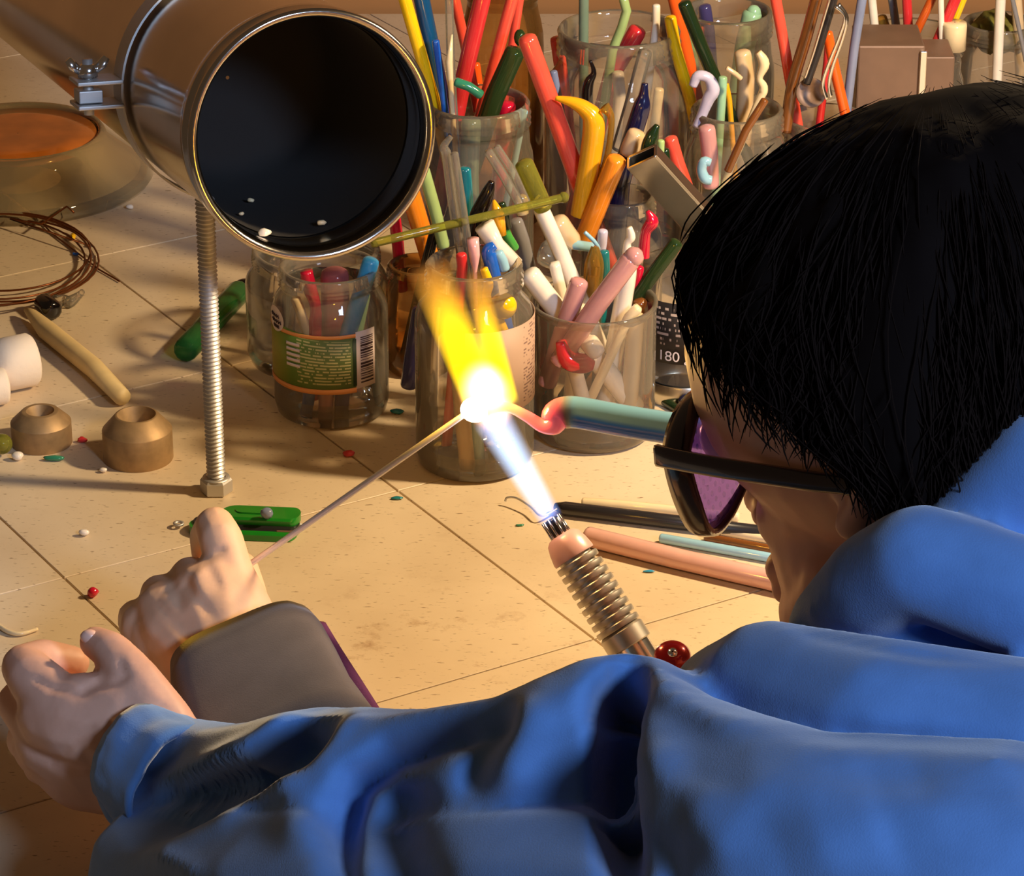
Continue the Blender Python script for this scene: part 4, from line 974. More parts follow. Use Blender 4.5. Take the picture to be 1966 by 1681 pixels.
def flame(name, a, b, ra, rb, mat, parent):
    """cone-shaped body of gas from a to b, unit length in its own space"""
    L = (b - a).length; q = (b - a).to_track_quat('Z', 'Y')
    prof = [(1e-4, 0), (ra / L, 0), (rb / L, 1), (1e-4, 1)]
    vs, fs = lathe(prof, V((0, 0, 0)), 24); me = bpy.data.meshes.new(name); me.from_pydata([tuple(x) for x in vs], [], fs)
    me.materials.append(MATS[mat]); o = bpy.data.objects.new(name, me); COL.objects.link(o)
    o.rotation_mode = 'QUATERNION'; o.rotation_quaternion = q; o.scale = (L, L, L)
    o.parent = parent; o.location = a - parent.location; return o
fl = thing('torch_flame', A, 'torch flame, blue jet turning white and yellow where it melts the glass', 'flame')
def unit(ra, rb, L): return ra / L, rb / L
J0, J1_ = A - TD * .0005, CORE - TD * -.006
Lj = (J1_ - J0).length
flame_mat('gas_blue', [(0, (.16, .34, 1, 1)), (.25, (.42, .62, 1, 1)), (.7, (.5, .7, 1, 1)), (1, (.6, .62, 1, .8))], 190, *unit(.0062, .0098, Lj), 1.0, soft=.04)
flame('blue_jet', J0, J1_, .0062, .0098, 'gas_blue', fl)
T1, T2 = PD(818, 500, 1.545), PD(908, 512, 1.55)
L1, L2 = (T1 - CORE).length, (T2 - CORE).length
ys = [(0, (1, .82, .08, 1)), (.25, (1, .72, .01, .9)), (.5, (1, .60, .02, .6)), (.75, (1, .45, .05, .22)), (1, (1, .36, .08, .02))]
flame_mat('gas_yellow', ys, 330, *unit(.0090, .0112, L1), .7, soft=.06, soot=420)
flame('wide_tongue', CORE, T1, .0090, .0112, 'gas_yellow', fl)
a2 = PD(972, 778, 1.534); L2 = (T2 - a2).length
flame_mat('gas_yellow_thin', ys, 460, *unit(.0066, .0058, L2), .7, soft=.06, soot=560)
flame('narrow_tongue', a2, T2, .0066, .0058, 'gas_yellow_thin', fl)
# white-hot heart
hm = bpy.data.materials.new('gas_white'); hm.use_nodes = True; nt = hm.node_tree; nt.nodes.clear(); MATS['gas_white'] = hm
out = N(nt, 'ShaderNodeOutputMaterial'); em = N(nt, 'ShaderNodeEmission'); nt.links.new(em.outputs[0], out.inputs['Volume'])
tc = N(nt, 'ShaderNodeTexCoord'); ln = N(nt, 'ShaderNodeVectorMath', operation='LENGTH'); nt.links.new(tc.outputs['Object'], ln.inputs[0])
mr = N(nt, 'ShaderNodeMapRange'); mr.inputs[1].default_value = 1; mr.inputs[2].default_value = .2; mr.inputs[3].default_value = 0; mr.inputs[4].default_value = 1; nt.links.new(ln.outputs['Value'], mr.inputs[0])
cr = N(nt, 'ShaderNodeValToRGB'); cr.color_ramp.elements[0].color = (1, .3, .04, 1); cr.color_ramp.elements[1].color = (1, .92, .75, 1); cr.color_ramp.elements[1].position = .6; nt.links.new(mr.outputs[0], cr.inputs[0]); nt.links.new(cr.outputs[0], em.inputs[0])
pw = N(nt, 'ShaderNodeMath', operation='POWER'); pw.inputs[1].default_value = 1.7; nt.links.new(mr.outputs[0], pw.inputs[0])
ml = N(nt, 'ShaderNodeMath', operation='MULTIPLY'); ml.inputs[1].default_value = 900; nt.links.new(pw.outputs[0], ml.inputs[0]); nt.links.new(ml.outputs[0], em.inputs[1])
vs, fs = ball(V((0, 0, 0)), 1, 24); me = bpy.data.meshes.new('white_heart'); me.from_pydata([tuple(x) for x in vs], [], fs); me.materials.append(hm)
o = bpy.data.objects.new('white_heart', me); COL.objects.link(o); o.parent = fl; hc = PD(934, 757, 1.534); o.location = hc - fl.location
o.scale = (.0135, .0135, .0190); o.rotation_euler = (0, math.radians(-18), 0)
pl = bpy.data.lights.new('flame_light', 'POINT'); pl.energy = .38; pl.color = (1, .55, .22); pl.shadow_soft_size = .010
po = bpy.data.objects.new('flame_light', pl); COL.objects.link(po); po.location = PD(920, 735, 1.53); 
# ---- gather of molten glass and the blue rod that feeds it
def hot_mat():
    m, nt, b = newmat('molten'); b.inputs['Base Color'].default_value = (1, .5, .3, 1); b.inputs['Roughness'].default_value = .1
    b.inputs['Emission Color'].default_value = (1, .72, .4, 1); b.inputs['Emission Strength'].default_value = 6
hot_mat()
g = ball(PD(912, 786, 1.533), 26 * .000236, 20, (1.1, 1, .95)); mk('molten_gather', g[0], g[1], 'molten', label='glowing molten glass gather in the heart of the flame', cat='molten glass', loc=PD(912, 786, 1.533))
def feed_mat():
    m, nt, b = newmat('feed_rod'); at = N(nt, 'ShaderNodeAttribute'); at.attribute_name = 'along'
    r = N(nt, 'ShaderNodeValToRGB'); e = r.color_ramp.elements; e[0].position = 0; e[0].color = rgb(255, 150, 80); e[1].position = 1; e[1].color = rgb(140, 202, 234)
    for p, c in ((.22, rgb(236, 110, 120)), (.50, rgb(226, 92, 126)), (.55, rgb(200, 110, 124)), (.60, rgb(146, 150, 146)), (.66, rgb(140, 200, 226))): x = e.new(p); x.color = c
    nt.links.new(at.outputs['Fac'], r.inputs[0])
    ar = N(nt, 'ShaderNodeAttribute'); ar.attribute_name = 'blue_underlight'  # blue light on the rod's underside, painted into its colour
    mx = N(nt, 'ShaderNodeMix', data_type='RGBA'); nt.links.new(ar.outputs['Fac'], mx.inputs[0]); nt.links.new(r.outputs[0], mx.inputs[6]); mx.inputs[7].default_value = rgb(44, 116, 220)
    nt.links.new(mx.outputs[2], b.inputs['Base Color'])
    b.inputs['Roughness'].default_value = .18; b.inputs['Coat Weight'].default_value = .4
    e2 = N(nt, 'ShaderNodeValToRGB'); q = e2.color_ramp.elements; q[0].position = 0; q[0].color = (2.2, .9, .25, 1); q[1].position = .58; q[1].color = (0, 0, 0, 1)
    x = q.new(.2); x.color = (.5, .09, .07, 1); x = q.new(.5); x.color = (.16, .02, .035, 1)
    nt.links.new(at.outputs['Fac'], e2.inputs[0]); nt.links.new(e2.outputs[0], b.inputs['Emission Color']); b.inputs['Emission Strength'].default_value = 1.0
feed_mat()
pts = [(935, 786, 14), (975, 782, 10), (1010, 798, 11), (1040, 816, 14), (1062, 814, 22), (1068, 798, 29), (1088, 791, 31), (1118, 793, 31), (1200, 808, 31), (1320, 827, 31), (1480, 852, 31)]
dep = [1.533, 1.533, 1.532, 1.531, 1.530, 1.530, 1.530, 1.529, 1.524, 1.515, 1.500]
P = smooth_path([PD(u, v_, d) for (u, v_, r), d in zip(pts, dep)], 6); R = smooth_list([r * 1.53 / F for u, v_, r in pts], 6)
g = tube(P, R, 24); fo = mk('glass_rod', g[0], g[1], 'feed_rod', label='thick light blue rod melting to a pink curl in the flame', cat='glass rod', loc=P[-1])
at = fo.data.attributes.new('along', 'FLOAT', 'POINT'); a2_ = fo.data.attributes.new('blue_underlight', 'FLOAT', 'POINT')
for i in range(len(P)):
    for k in range(24):
        at.data[i * 24 + k].value = i / (len(P) - 1)
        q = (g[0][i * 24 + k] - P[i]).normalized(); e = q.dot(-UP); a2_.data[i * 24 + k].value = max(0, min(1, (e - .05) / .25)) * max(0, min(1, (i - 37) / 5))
# ---- mandrel
md0, md1 = PD(905, 786, 1.533), PD(478, 1084, 1.588); mdd = (md1 - md0).normalized()
plain('mandrel_steel', (.8, .78, .76), rough=.42, metal=.6)
P = [md0, md0.lerp(md1, .3), md1, md1 + mdd * .014]; r = 6.2 * 1.55 / F
g = tube(P, [r * .9, r, r, r], 14); mk('steel_mandrel', g[0], g[1], 'mandrel_steel', label='thin steel mandrel running from the fist into the flame', cat='mandrel', loc=P[-1])

#@@PEOPLE
# ------------------------------------------------------------------ the person bending over the torch
FWD = (RT * -.70 + UP * .074 + FW * .70).normalized()
LEFT = (RT * -.69 + UP * -.20 + FW * -.67); LEFT = (LEFT - FWD * LEFT.dot(FWD)).normalized()
HUP = FWD.cross(LEFT).normalized()
HO = PD(1800, 838, 1.30); HS = 1.0
HM = Matrix((FWD, LEFT, HUP)).transposed()
def H(x, y, z): return HO + HM @ V((x, y, z)) * HS
def hl(p): return HM.transposed() @ ((p - HO) / HS)
def hball(x, y, z, rx, ry, rz, seg=24): return ball(H(x, y, z), 1, seg, (rx * HS, ry * HS, rz * HS), HM)
def hch(*pts): return chain([(H(x, y, z), r * HS) for x, y, z, r in pts])
parts = [hball(.0, 0, .035, .104, .083, .085), hball(.026, 0, -.030, .050, .048, .076), hch((.022, 0, -.066, .042), (.058, 0, -.088, .020))]
for s in (1, -1):
    parts += [hch((-.008, .048 * s, -.05, .016), (.054, .016 * s, -.095, .016)), hch((.032, .035 * s, -.020, .018), (.052, .024 * s, -.03, .018)),
              hch((.083, .008 * s, .017, .008), (.066, .046 * s, .014, .008)), hch((.020, .032 * s, -.052, .022), (.044, .020 * s, -.07, .021)),
              hch((-.016, .070 * s, .036, .005), (-.030, .079 * s, .028, .005), (-.031, .079 * s, .008, .005), (-.022, .075 * s, -.009, .0055), (-.014, .071 * s, -.017, .0068)),
              hball(-.016, .071 * s, .009, .014, .006, .024, 12), hch((.082, .009 * s, -.036, .007), (.085, .006 * s, -.034, .007))]
parts += [hch((.080, 0, .004, .008), (.090, 0, -.031, .0100)), hch((.072, -.015, -.056, .007), (.078, 0, -.054, .0075), (.072, .015, -.056, .007)), hch((.071, -.013, -.065, .007), (.077, 0, -.065, .008), (.071, .013, -.065, .007))]
NB = PD(1890, 1300, 1.33)
parts += [chain([(H(-.02, 0, -.05), .050), (H(-.05, 0, -.11), .048), (NB, .045)]), chain([(NB, .045), (PD(1850, 1850, 1.26), .075)]),
          chain([(NB, .035), (PD(1500, 1640, 1.22), .022), (PD(1250, 1560, 1.235), .014), (PD(1010, 1540, 1.25), .014), (PD(800, 1590, 1.30), .014), (PD(610, 1575, 1.375), .013), (PD(450, 1550, 1.438), .0125), (PD(325, 1462, 1.452), .0205)])]
# right arm (behind the head) reaching to the blue rod
parts += [chain([(NB, .03), (PD(2150, 1300, 1.42), .030), (PD(1950, 1180, 1.50), .032), (PD(1700, 980, 1.50), .024), (PD(1580, 890, 1.485), .020), (PD(1510, 862, 1.49), .018)])]
for k, (du, dv) in enumerate(((-28, -22), (-8, -14), (14, -4), (34, 8))):
    parts.append(chain([(PD(1520 + du, 862 + dv, 1.475), .009), (PD(1490 + du * .9, 830 + dv, 1.488), .008), (PD(1486 + du, 838 + dv, 1.512), .0075), (PD(1500 + du, 866 + dv, 1.515), .007)]))
parts.append(chain([(PD(1530, 880, 1.480), .010), (PD(1500, 892, 1.492), .009), (PD(1476, 880, 1.505), .008)]))
# near left hand, thumb and bent index finger pinching
D = 1.47
hand = [(300, 1440, 92, 1.455), (230, 1400, 96, 1.462), (150, 1380, 88, 1.468), (105, 1370, 76, 1.474)]
parts += [cpx(hand), cpx([(300, 1445, 88, 1.46), (190, 1462, 84, 1.478), (100, 1420, 74, 1.488)]), cpx([(330, 1440, 80, 1.455), (250, 1500, 72, 1.47), (150, 1490, 66, 1.49), (80, 1430, 60, 1.497)]),
          cpx([(112, 1352, 62, 1.468), (62, 1300, 52, 1.478), (46, 1280, 46, 1.486), (82, 1264, 40, 1.500), (140, 1272, 34, 1.506)]),        # index
          cpx([(80, 1390, 60, 1.484), (38, 1350, 46, 1.498), (50, 1330, 40, 1.512), (100, 1330, 36, 1.516)]),                              # middle
          cpx([(90, 1430, 56, 1.492), (52, 1420, 42, 1.508), (66, 1400, 38, 1.520), (110, 1390, 34, 1.522)]),                              # ring
          cpx([(120, 1470, 50, 1.492), (80, 1470, 38, 1.506), (90, 1450, 34, 1.516), (130, 1440, 30, 1.518)]),                             # little
          cpx([(316, 1400, 66, 1.452), (268, 1322, 54, 1.458), (246, 1290, 48, 1.462), (214, 1250, 40, 1.470), (182, 1232, 32, 1.478)]),   # thumb
          cpx([(240, 1360, 66, 1.458), (150, 1350, 62, 1.466)])]
geo = fuse(join(*parts), .0019, 4, .5)
geo = crease(geo, [([(150, 1330), (185, 1312), (215, 1310)], 12, -.003), ([(60, 1300), (100, 1320), (150, 1325)], 9, -.0016), ([(228, 1262), (240, 1300), (200, 1318)], 8, -.0014),
                   ([(190, 1390), (120, 1440), (80, 1470)], 14, -.0018), ([(300, 1350), (350, 1390)], 10, -.0012), ([(150, 1430), (210, 1520)], 12, -.0014)])
person = mk('person', geo[0], geo[1], 'skin', loc=V((NB.x, NB.y, 0)), label='person in a blue hoodie and safety glasses bending over the flame', cat='person')
g = ball(PD(172, 1222, 1.4725), 1, 12, (.0042, .0032, .0034)); mk('thumbnail', g[0], g[1], 'nail', person)
for s in (1, -1):
    g = hball(.080, .031 * s, .001, .0115, .0115, .0115, 16); mk('eye', g[0], g[1], 'eye_white', person)

# ---- hair: a full cap plus single strands
def hair_r(d):
    """hair surface in head space along unit direction d from the cap centre"""
    ax = (.120 if d.x > 0 else .116, .099, .097); 
    r = 1 / math.sqrt((d.x / ax[0]) ** 2 + (d.y / ax[1]) ** 2 + (d.z / ax[2]) ** 2)
    return r * (1 + .13 * max(0, d.dot(V((-.62, -.35, .70)))) ** 2)
HC = V((-.012, 0, .030))
def hairline(phi):      # height of the hair edge, phi 0 = face, 180 = nape
    ks = [(0, .075), (35, .072), (60, .058), (78, .036), (95, .014), (112, -.018), (135, -.052), (160, -.072), (180, -.075)]
    p = abs(phi)
    for (a, za), (b, zb_) in zip(ks[:-1], ks[1:]):
        if p <= b: t = (p - a) / (b - a); t = t * t * (3 - 2 * t); return za + (zb_ - za) * t
    return ks[-1][1]
vs, fs = [], []
NU, NV = 120, 70
for j in range(NV + 1):
    th = math.pi * j / NV
    for i in range(NU):
        ph = 2 * math.pi * i / NU
        d = V((math.sin(th) * math.cos(ph), math.sin(th) * math.sin(ph), math.cos(th))); r = hair_r(d)
        p = HC + d * r
        n1 = noise.noise(V((d.x * 3.5, d.y * 3.5, d.z * 1.5))) * .006 + noise.noise(V((d.x * 13, d.y * 13, d.z * 2.5))) * .0022
        p += d * n1 * min(1, math.sin(th) * 1.6)
        phd = math.degrees(math.atan2(p.y, p.x + .012)); zl = hairline(phd) + .006 * noise.noise(V((ph * 9, 3, 1)))
        k = max(0, min(1, (zl + .004 - p.z) / .016)); k = k * k * (3 - 2 * k)
        if k > 0: p = HC + (p - HC) * (1 - .34 * k)
        vs.append(H(*p))
for j in range(NV):
    for i in range(NU): fs.append((j * NU + i, (j + 1) * NU + i, (j + 1) * NU + (i + 1) % NU, j * NU + (i + 1) % NU))
mk('hair', vs, fs, 'hair', person)
rs = random.Random(11); sv, sf = [], []
WH = V((-.045, .0, .15))          # whorl at the crown
for k in range(4600):
    ph = rs.uniform(0, 2 * math.pi); phd = math.degrees(ph if ph <= math.pi else ph - 2 * math.pi)
    zl = hairline(phd); over = rs.uniform(-.007, .012)
    if abs(phd) < 80: over = rs.uniform(-.024, .0) if rs.random() < .22 else rs.uniform(-.004, .01)
    z0 = min(.1255, max(zl + .035, rs.uniform(.0, .1255))); z1 = zl + over; ns = 11; path = []
    dph = rs.uniform(-.22, .22); lift = rs.uniform(-.002, .003) + (.004 if rs.random() < .04 else 0)
    for q in range(ns):
        t = q / (ns - 1); z = z0 + (z1 - z0) * t; pp = ph + dph * (1 - t) + .05 * math.sin(t * 5 + k)
        zz = max(-.096, min(.096, z - HC.z)); s = math.sqrt(max(0.02, 1 - (zz / .097) ** 2)) if z > zl else None
        if s is None:
            zz2 = zl - HC.z; s = math.sqrt(max(.02, 1 - (zz2 / .097) ** 2)) * (1 - .9 * (zl - z))
        p = HC + V((math.cos(pp) * (.120 if math.cos(pp) > 0 else .116) * s, math.sin(pp) * .099 * s, z - HC.z))
        dd = (p - HC).normalized(); p += dd * (.1 * .13 * max(0, dd.dot(V((-.62, -.35, .70)))) ** 2 + lift + .003 * noise.noise(V((k * .37, t * 2, 0))))
        path.append(H(*p))
    g = tube(path, [.0001] + [.00036] * (ns - 2) + [.0001], 3, cap=False)
    o_ = len(sv); sv += g[0]; sf += [tuple(i + o_ for i in x) for x in g[1]]
mk('hair_strands', sv, sf, 'hair_strand', person, kind='stuff')

# ---- hoodie
S = [cpx([(1200, 1335, 88, 1.20), (1330, 1462, 132, 1.15), (1550, 1655, 255, 1.09), (1900, 1720, 310, 1.07), (2200, 1800, 330, 1.09)]),
     cpx([(1392, 1345, 112, 1.225), (1470, 1308, 122, 1.19), (1700, 1392, 172, 1.15), (1966, 1440, 180, 1.14), (2250, 1460, 200, 1.16)]),
     cpx([(1600, 1205, 92, 1.235), (1690, 1118, 112, 1.20), (1765, 1078, 114, 1.18), (1966, 1150, 122, 1.17), (2250, 1200, 130, 1.18)]),
     cpx([(1860, 1020, 100, 1.205), (1940, 920, 84, 1.19), (2000, 870, 98, 1.185), (2250, 930, 130, 1.20)]), cpx([(1850, 1100, 150, 1.24), (1950, 1250, 200, 1.22), (1600, 1420, 150, 1.21)]),
     cpx([(1240, 1420, 165, 1.19), (1180, 1405, 158, 1.19), (1010, 1500, 176, 1.215), (810, 1552, 196, 1.26), (610, 1530, 178, 1.33), (440, 1515, 128, 1.41), (300, 1495, 128, 1.455), (275, 1470, 100, 1.452)]),
     cpx([(1400, 1900, 380, 1.13), (900, 1780, 240, 1.20), (600, 1760, 220, 1.28), (330, 1690, 170, 1.42)]),
     cpx([(1500, 1900, 420, 1.14), (2000, 2000, 480, 1.16)]),
     cpx([(2250, 930, 130, 1.20), (2450, 1050, 150, 1.25), (2520, 1200, 170, 1.36)]), cpx([(2250, 1200, 130, 1.18), (2500, 1300, 170, 1.24), (2560, 1350, 190, 1.36)]),
     cpx([(2250, 1460, 200, 1.16), (2550, 1500, 220, 1.22), (2600, 1450, 210, 1.36)]), cpx([(2200, 1800, 330, 1.09), (2600, 1850, 330, 1.2), (2650, 1650, 280, 1.36)]),
     cpx([(1930, 1090, 112, 1.205), (2250, 1080, 140, 1.20)]), cpx([(2050, 1500, 260, 1.22), (2450, 1500, 260, 1.28)]), cpx([(2150, 1200, 190, 1.26), (2400, 1250, 220, 1.30)]), cpx([(2400, 1900, 420, 1.2), (2450, 1500, 300, 1.4)]),
     cpx([(2250, 1350, 210, 1.30), (2260, 1280, 190, 1.42), (2000, 1160, 150, 1.50), (1800, 1040, 130, 1.505)])]
geo = fuse(join(*S), .0026, 5, .5)
strokes = [
    ([(628, 1366), (560, 1432), (470, 1486), (390, 1530), (300, 1572), (230, 1610)], 40, -.044),
    ([(606, 1350), (500, 1415), (400, 1462), (320, 1490)], 17, .010),
    ([(700, 1348), (640, 1402), (540, 1490), (420, 1575), (262, 1640)], 22, .013),
    ([(350, 1430), (270, 1500), (230, 1590)], 26, -.008),
    ([(1205, 1285), (1180, 1380), (1184, 1500), (1190, 1620), (1200, 1720)], 36, -.050),
    ([(1172, 1310), (1160, 1400)], 36, -.018),
    ([(1244, 1262), (1290, 1340), (1380, 1382), (1540, 1402)], 20, .006),
    ([(1255, 1420), (1262, 1540), (1250, 1660)], 46, .010),
    ([(960, 1388), (840, 1410), (740, 1440), (672, 1490), (644, 1560), (650, 1660), (680, 1800)], 28, -.024),
    ([(770, 1480), (740, 1580), (760, 1660), (800, 1800)], 70, -.022),
    ([(560, 1480), (560, 1560), (590, 1640)], 42, .008),
    ([(975, 1372), (920, 1450), (880, 1540)], 26, -.010),
    ([(1040, 1340), (990, 1450), (960, 1560)], 46, .010),
    ([(300, 1640), (400, 1690)], 18, .006),
    ([(1480, 1160), (1560, 1215), (1760, 1250), (1966, 1275)], 14, -.005),
    ([(1560, 1405), (1700, 1420), (1966, 1420)], 22, -.004),
    ([(1700, 1560), (1500, 1640)], 90, .006), ([(1800, 1480), (1560, 1520)], 60, -.004), ([(1350, 1500), (1320, 1640)], 60, .004)]
geo = crease(geo, strokes); geo = relax(geo, 4, .5)
vs = [p + n * (.0010 * noise.noise(p * 22)) for p, n in zip(geo[0], normals(*geo))]
mk('hoodie', vs, geo[1], 'hoodie', person)
# ribbed cuff round the near wrist
def band(c0, c1, r0, r1, flat, up, n=56, rib=0.0, thick=.003, nl=8, wob=0.0, nrib=40):
    ax = (c1 - c0).normalized(); e1 = (up - ax * up.dot(ax)).normalized(); e2 = ax.cross(e1); vs, fs = [], []
    rows = [(t / nl, 0) for t in range(nl + 1)] + [(1 - t / nl, -thick) for t in range(nl + 1)]
    for t, off in rows:
        for k in range(n):
            a = 2 * math.pi * k / n; r = r0 + (r1 - r0) * t + off + rib * math.cos(a * nrib) + wob * noise.noise(V((math.cos(a) * 2, math.sin(a) * 2, t * 3)))
            vs.append(c0.lerp(c1, t) + e1 * (r * math.cos(a)) + e2 * (r * flat * math.sin(a)))
    m = len(rows)
    for j in range(m):
        for k in range(n): fs.append((j * n + k, j * n + (k + 1) % n, ((j + 1) % m) * n + (k + 1) % n, ((j + 1) % m) * n + k))
    return vs, fs
g = band(PD(262, 1452, 1.452), PD(350, 1520, 1.43), .0265, .031, .9, V((0, 0, 1)), rib=.00025, wob=.002)
mk('cuff', g[0], g[1], 'hoodie', person)

#@@GLASSES
# ---- safety glasses, a thing of their own
gl = thing('safety_glasses', H(.09, 0, -.02), 'dark-framed safety glasses with violet lenses worn by the person', 'glasses')
def lens_mat():
    m, nt, b = newmat('violet_lens'); out = nt.nodes['Material Output']
    b.inputs['Base Color'].default_value = rgb(150, 84, 200); b.inputs['Roughness'].default_value = .12; b.inputs['Coat Weight'].default_value = .6
    uvn = N(nt, 'ShaderNodeUVMap'); vo = N(nt, 'ShaderNodeTexVoronoi'); vo.inputs['Scale'].default_value = 14; vo.inputs['Randomness'].default_value = .12  # dots paint the reflection of something perforated into the lens colour
    mp = N(nt, 'ShaderNodeMapping'); mp.inputs['Rotation'].default_value = (0, 0, .78); nt.links.new(uvn.outputs[0], mp.inputs[0]); nt.links.new(mp.outputs[0], vo.inputs['Vector'])
    r = N(nt, 'ShaderNodeValToRGB'); r.color_ramp.elements[0].position = .22; r.color_ramp.elements[0].color = rgb(84, 40, 160); r.color_ramp.elements[1].position = .34; r.color_ramp.elements[1].color = rgb(160, 100, 255)
    nt.links.new(vo.outputs['Distance'], r.inputs[0]); nt.links.new(r.outputs[0], b.inputs['Base Color'])
    tl = N(nt, 'ShaderNodeBsdfTranslucent'); nt.links.new(r.outputs[0], tl.inputs[0]); ad = N(nt, 'ShaderNodeMixShader'); ad.inputs[0].default_value = .4; nt.links.new(tl.outputs[0], ad.inputs[1]); nt.links.new(b.outputs[0], ad.inputs[2])
    tr = N(nt, 'ShaderNodeBsdfTransparent'); tr.inputs[0].default_value = (.46, .30, 1.0, 1)
    s = N(nt, 'ShaderNodeMixShader'); s.inputs[0].default_value = .6; nt.links.new(tr.outputs[0], s.inputs[1]); nt.links.new(ad.outputs[0], s.inputs[2]); nt.links.new(s.outputs[0], out.inputs[0])
lens_mat()
OUT = [(.070, .003), (.062, .010), (.050, .016), (.036, .0185), (.022, .017), (.009, .011), (.005, -.002), (.008, -.018), (.022, -.030), (.038, -.0345), (.051, -.031), (.061, -.019), (.068, -.006)]
def gx(y): return .092 - 3.6 * y * y      # the front wraps round the face
OUTS = [(p.x, p.y) for p in smooth_path([V((a, b, 0)) for a, b in OUT + OUT[:1]], 4)[:-1]]
for s in (1, -1):
    n = len(OUTS); cy = sum(a for a, b in OUTS) / n; cz = sum(b for a, b in OUTS) / n
    vs, fs = [], []
    for off, dx in ((1.0, .004), (1.10, .004), (1.13, .0), (1.10, -.009), (1.0, -.010), (.99, -.002)):
        for a, b in OUTS:
            y = cy + (a - cy) * (1 + (off - 1) * (1 if a > cy else .5)); z = cz + (b - cz) * off; vs.append(H(gx(y) + dx * (.2 + .8 * max(0, min(1, (a - .012) / .05))), y * s, z))
    for j in range(6):
        for k in range(n): fs.append((j * n + k, j * n + (k + 1) % n, ((j + 1) % 6) * n + (k + 1) % n, ((j + 1) % 6) * n + k))
    fr = mk('lens_frame', vs, fs, 'frame_plastic', gl)
    vs = [H(gx(cy) + .001, cy * s, cz)]; uv = [(.5, .5)]; fs = []
    for q in range(1, 5):
        for a, b in OUTS:
            y = cy + (a - cy) * q / 4; z = cz + (b - cz) * q / 4; vs.append(H(gx(y) + .001 - (0 if q < 4 else 0), y * s, z)); uv.append((.5 + (y - cy) / .06, .5 + (z - cz) / .06))
    for k in range(n): fs.append((0, 1 + k, 1 + (k + 1) % n))
    for q in range(3):
        for k in range(n): fs.append((1 + q * n + k, 1 + (q + 1) * n + k, 1 + (q + 1) * n + (k + 1) % n, 1 + q * n + (k + 1) % n))
    lo = mk('lens', vs, fs, 'violet_lens', gl); ul = lo.data.uv_layers.new(name='UVMap')
    for l in lo.data.loops: ul.data[l.index].uv = uv[l.vertex_index]
    P = [H(.079, .0735 * s, .002), H(.068, .076 * s, .002), H(.04, .078 * s, .001), H(.0, .079 * s, .0), H(-.03, .079 * s, -.002), H(-.05, .078 * s, -.02)]
    P = smooth_path(P, 4); T, frm = frames(P); vs, fs = [], []
    for i, p in enumerate(P):
        for a, b in ((.0012, .0042), (.0018, .003), (.0018, -.003), (.0012, -.0042), (-.0012, -.0042), (-.0018, -.003), (-.0018, .003), (-.0012, .0042)):
            vs.append(p + LEFT * (a * s) + HUP * b * (1 - .25 * i / len(P)))
    m = 8
    for i in range(len(P) - 1):
        for k in range(m): fs.append((i * m + k, i * m + (k + 1) % m, (i + 1) * m + (k + 1) % m, (i + 1) * m + k))
    fs += [tuple(range(m - 1, -1, -1)), tuple(range((len(P) - 1) * m, len(P) * m))]
    mk('temple', vs, fs, 'frame_plastic', gl)
g = tube(smooth_path([H(.102, -.012, .008), H(.107, 0, .011), H(.102, .012, .008)], 5), .0026, 10); mk('bridge', g[0], g[1], 'frame_plastic', gl)

#@@SECOND
# ------------------------------------------------------------------ the second person's fist with the mandrel
q = []
q += [cpx([(445, 1300, 88, 1.545), (432, 1256, 92, 1.556), (425, 1200, 98, 1.566), (420, 1150, 84, 1.572)]),
      cpx([(410, 1290, 80, 1.548), (350, 1215, 84, 1.570), (318, 1175, 62, 1.578)]), cpx([(415, 1280, 70, 1.552), (310, 1225, 64, 1.576), (276, 1196, 46, 1.582)]),
      cpx([(470, 1290, 66, 1.552), (468, 1180, 62, 1.568), (446, 1105, 46, 1.576)]),
      cpx([(446, 1112, 46, 1.572), (424, 1034, 44, 1.580), (413, 1010, 40, 1.588), (396, 1030, 34, 1.612), (398, 1062, 32, 1.622)]),      # index
      cpx([(386, 1132, 54, 1.572), (366, 1108, 42, 1.588), (356, 1120, 36, 1.618), (392, 1150, 34, 1.625)]),                               # middle
      cpx([(332, 1165, 54, 1.576), (308, 1142, 42, 1.594), (306, 1160, 36, 1.622), (350, 1190, 33, 1.628)]),                               # ring
      cpx([(278, 1205, 50, 1.580), (262, 1186, 38, 1.600), (270, 1206, 33, 1.624), (316, 1226, 30, 1.628)]),                               # little
      cpx([(486, 1240, 46, 1.575), (474, 1140, 40, 1.600), (462, 1092, 36, 1.612), (430, 1072, 32, 1.618)]),                               # thumb
      cpx([(440, 1300, 84, 1.542), (520, 1440, 92, 1.48), (600, 1580, 96, 1.44), (680, 1760, 110, 1.38)])]
geo = fuse(join(*q), .0017, 4, .5)
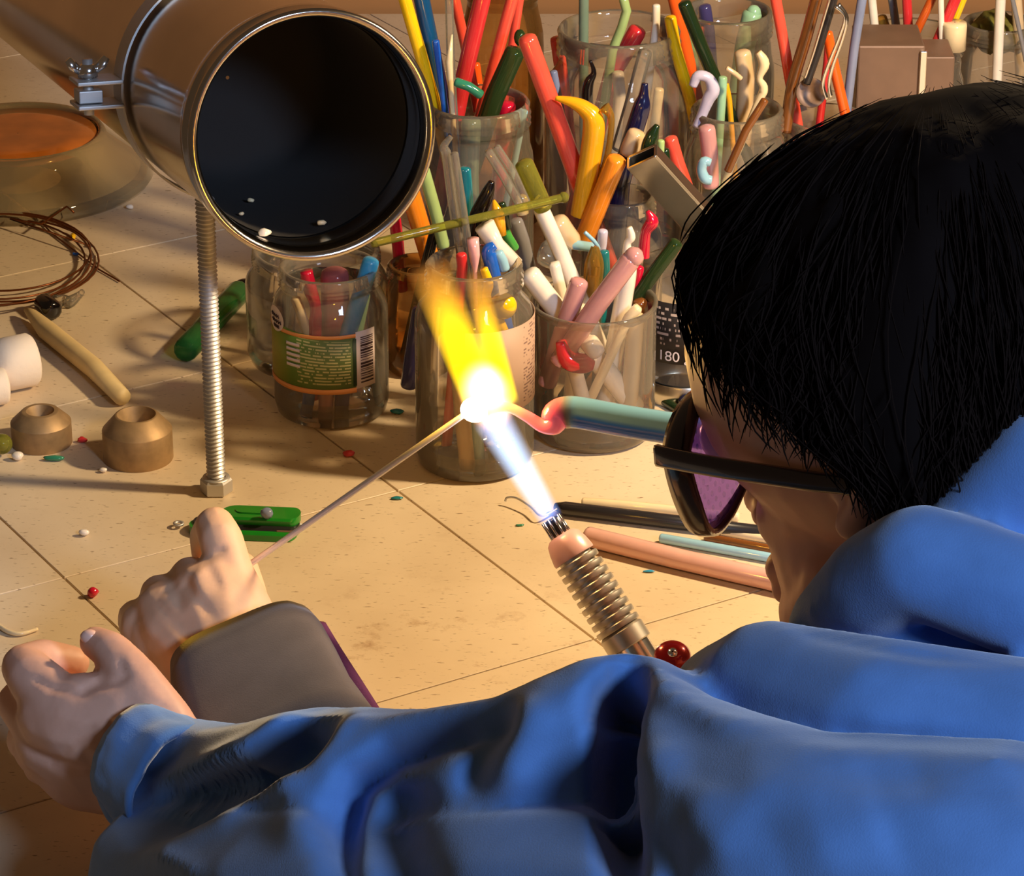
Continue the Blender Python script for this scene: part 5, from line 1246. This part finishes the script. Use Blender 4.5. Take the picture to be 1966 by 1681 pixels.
geo = crease(geo, [([(352, 1110), (380, 1150), (420, 1200)], 12, -.0014), ([(296, 1148), (340, 1200), (390, 1260)], 13, -.0016), ([(398, 1085), (430, 1140)], 10, -.001), ([(412, 1062), (438, 1050)], 7, -.0012),
                   ([(372, 1100), (400, 1150)], 14, .001), ([(312, 1140), (350, 1190)], 14, .0012), ([(262, 1190), (300, 1230)], 14, .001)])
p2 = mk('person', geo[0], geo[1], 'skin_pink', loc=V((PD(600, 1580, 1.44).x, PD(600, 1580, 1.44).y, 0)), label='second person shown only by a fist in a wide grey cuff holding the mandrel', cat='person')
a, b = PD(476, 1262, 1.545), PD(568, 1500, 1.47)
g = band(a, b, .0355, .045, .62, RT + UP * .35, thick=.003, nl=14, wob=.004)
def wide(c0, c1, rows, n=60, thick=.0028):
    """loose sleeve: (t, half width, half depth, bulge) rows along c0 -> c1"""
    ax = (c1 - c0).normalized(); e1 = (RT * 150 + UP * 55); e1 = (e1 - ax * e1.dot(ax)).normalized(); e2 = ax.cross(e1); vs, fs = [], []
    rr = rows + [(t, w_ - thick, d_ - thick) for t, w_, d_ in rows[::-1]]
    for t, w_, d_ in rr:
        for k in range(n):
            an = 2 * math.pi * k / n; cx = math.copysign(abs(math.cos(an)) ** .5, math.cos(an)); sx = math.copysign(abs(math.sin(an)) ** .65, math.sin(an))
            j = .0016 * noise.noise(V((math.cos(an) * 2.2, math.sin(an) * 2.2, t * 2.5)))
            vs.append(c0.lerp(c1, t) + e1 * (w_ * cx + j) + e2 * ((d_ + j) * sx))
    m = len(rr)
    for j in range(m):
        for k in range(n): fs.append((j * n + k, j * n + (k + 1) % n, ((j + 1) % m) * n + (k + 1) % n, ((j + 1) % m) * n + k))
    return vs, fs, e1
vs, fs, e1 = wide(a, b, [(0, .0350, .0245), (.12, .0365, .0255), (.3, .038, .026), (.55, .040, .027), (.8, .042, .028), (1, .044, .029)])
slv = mk('sleeve_cuff', vs, fs, 'cuff_grey', p2)
g = tube(smooth_path([a + e1 * .0352 - (b - a).normalized() * -.001, a.lerp(b, .25) + e1 * .0372, a.lerp(b, .55) + e1 * .0402, b + e1 * .0445], 6), .004, 8); mk('purple_hem', g[0], g[1], 'lining_purple', slv)
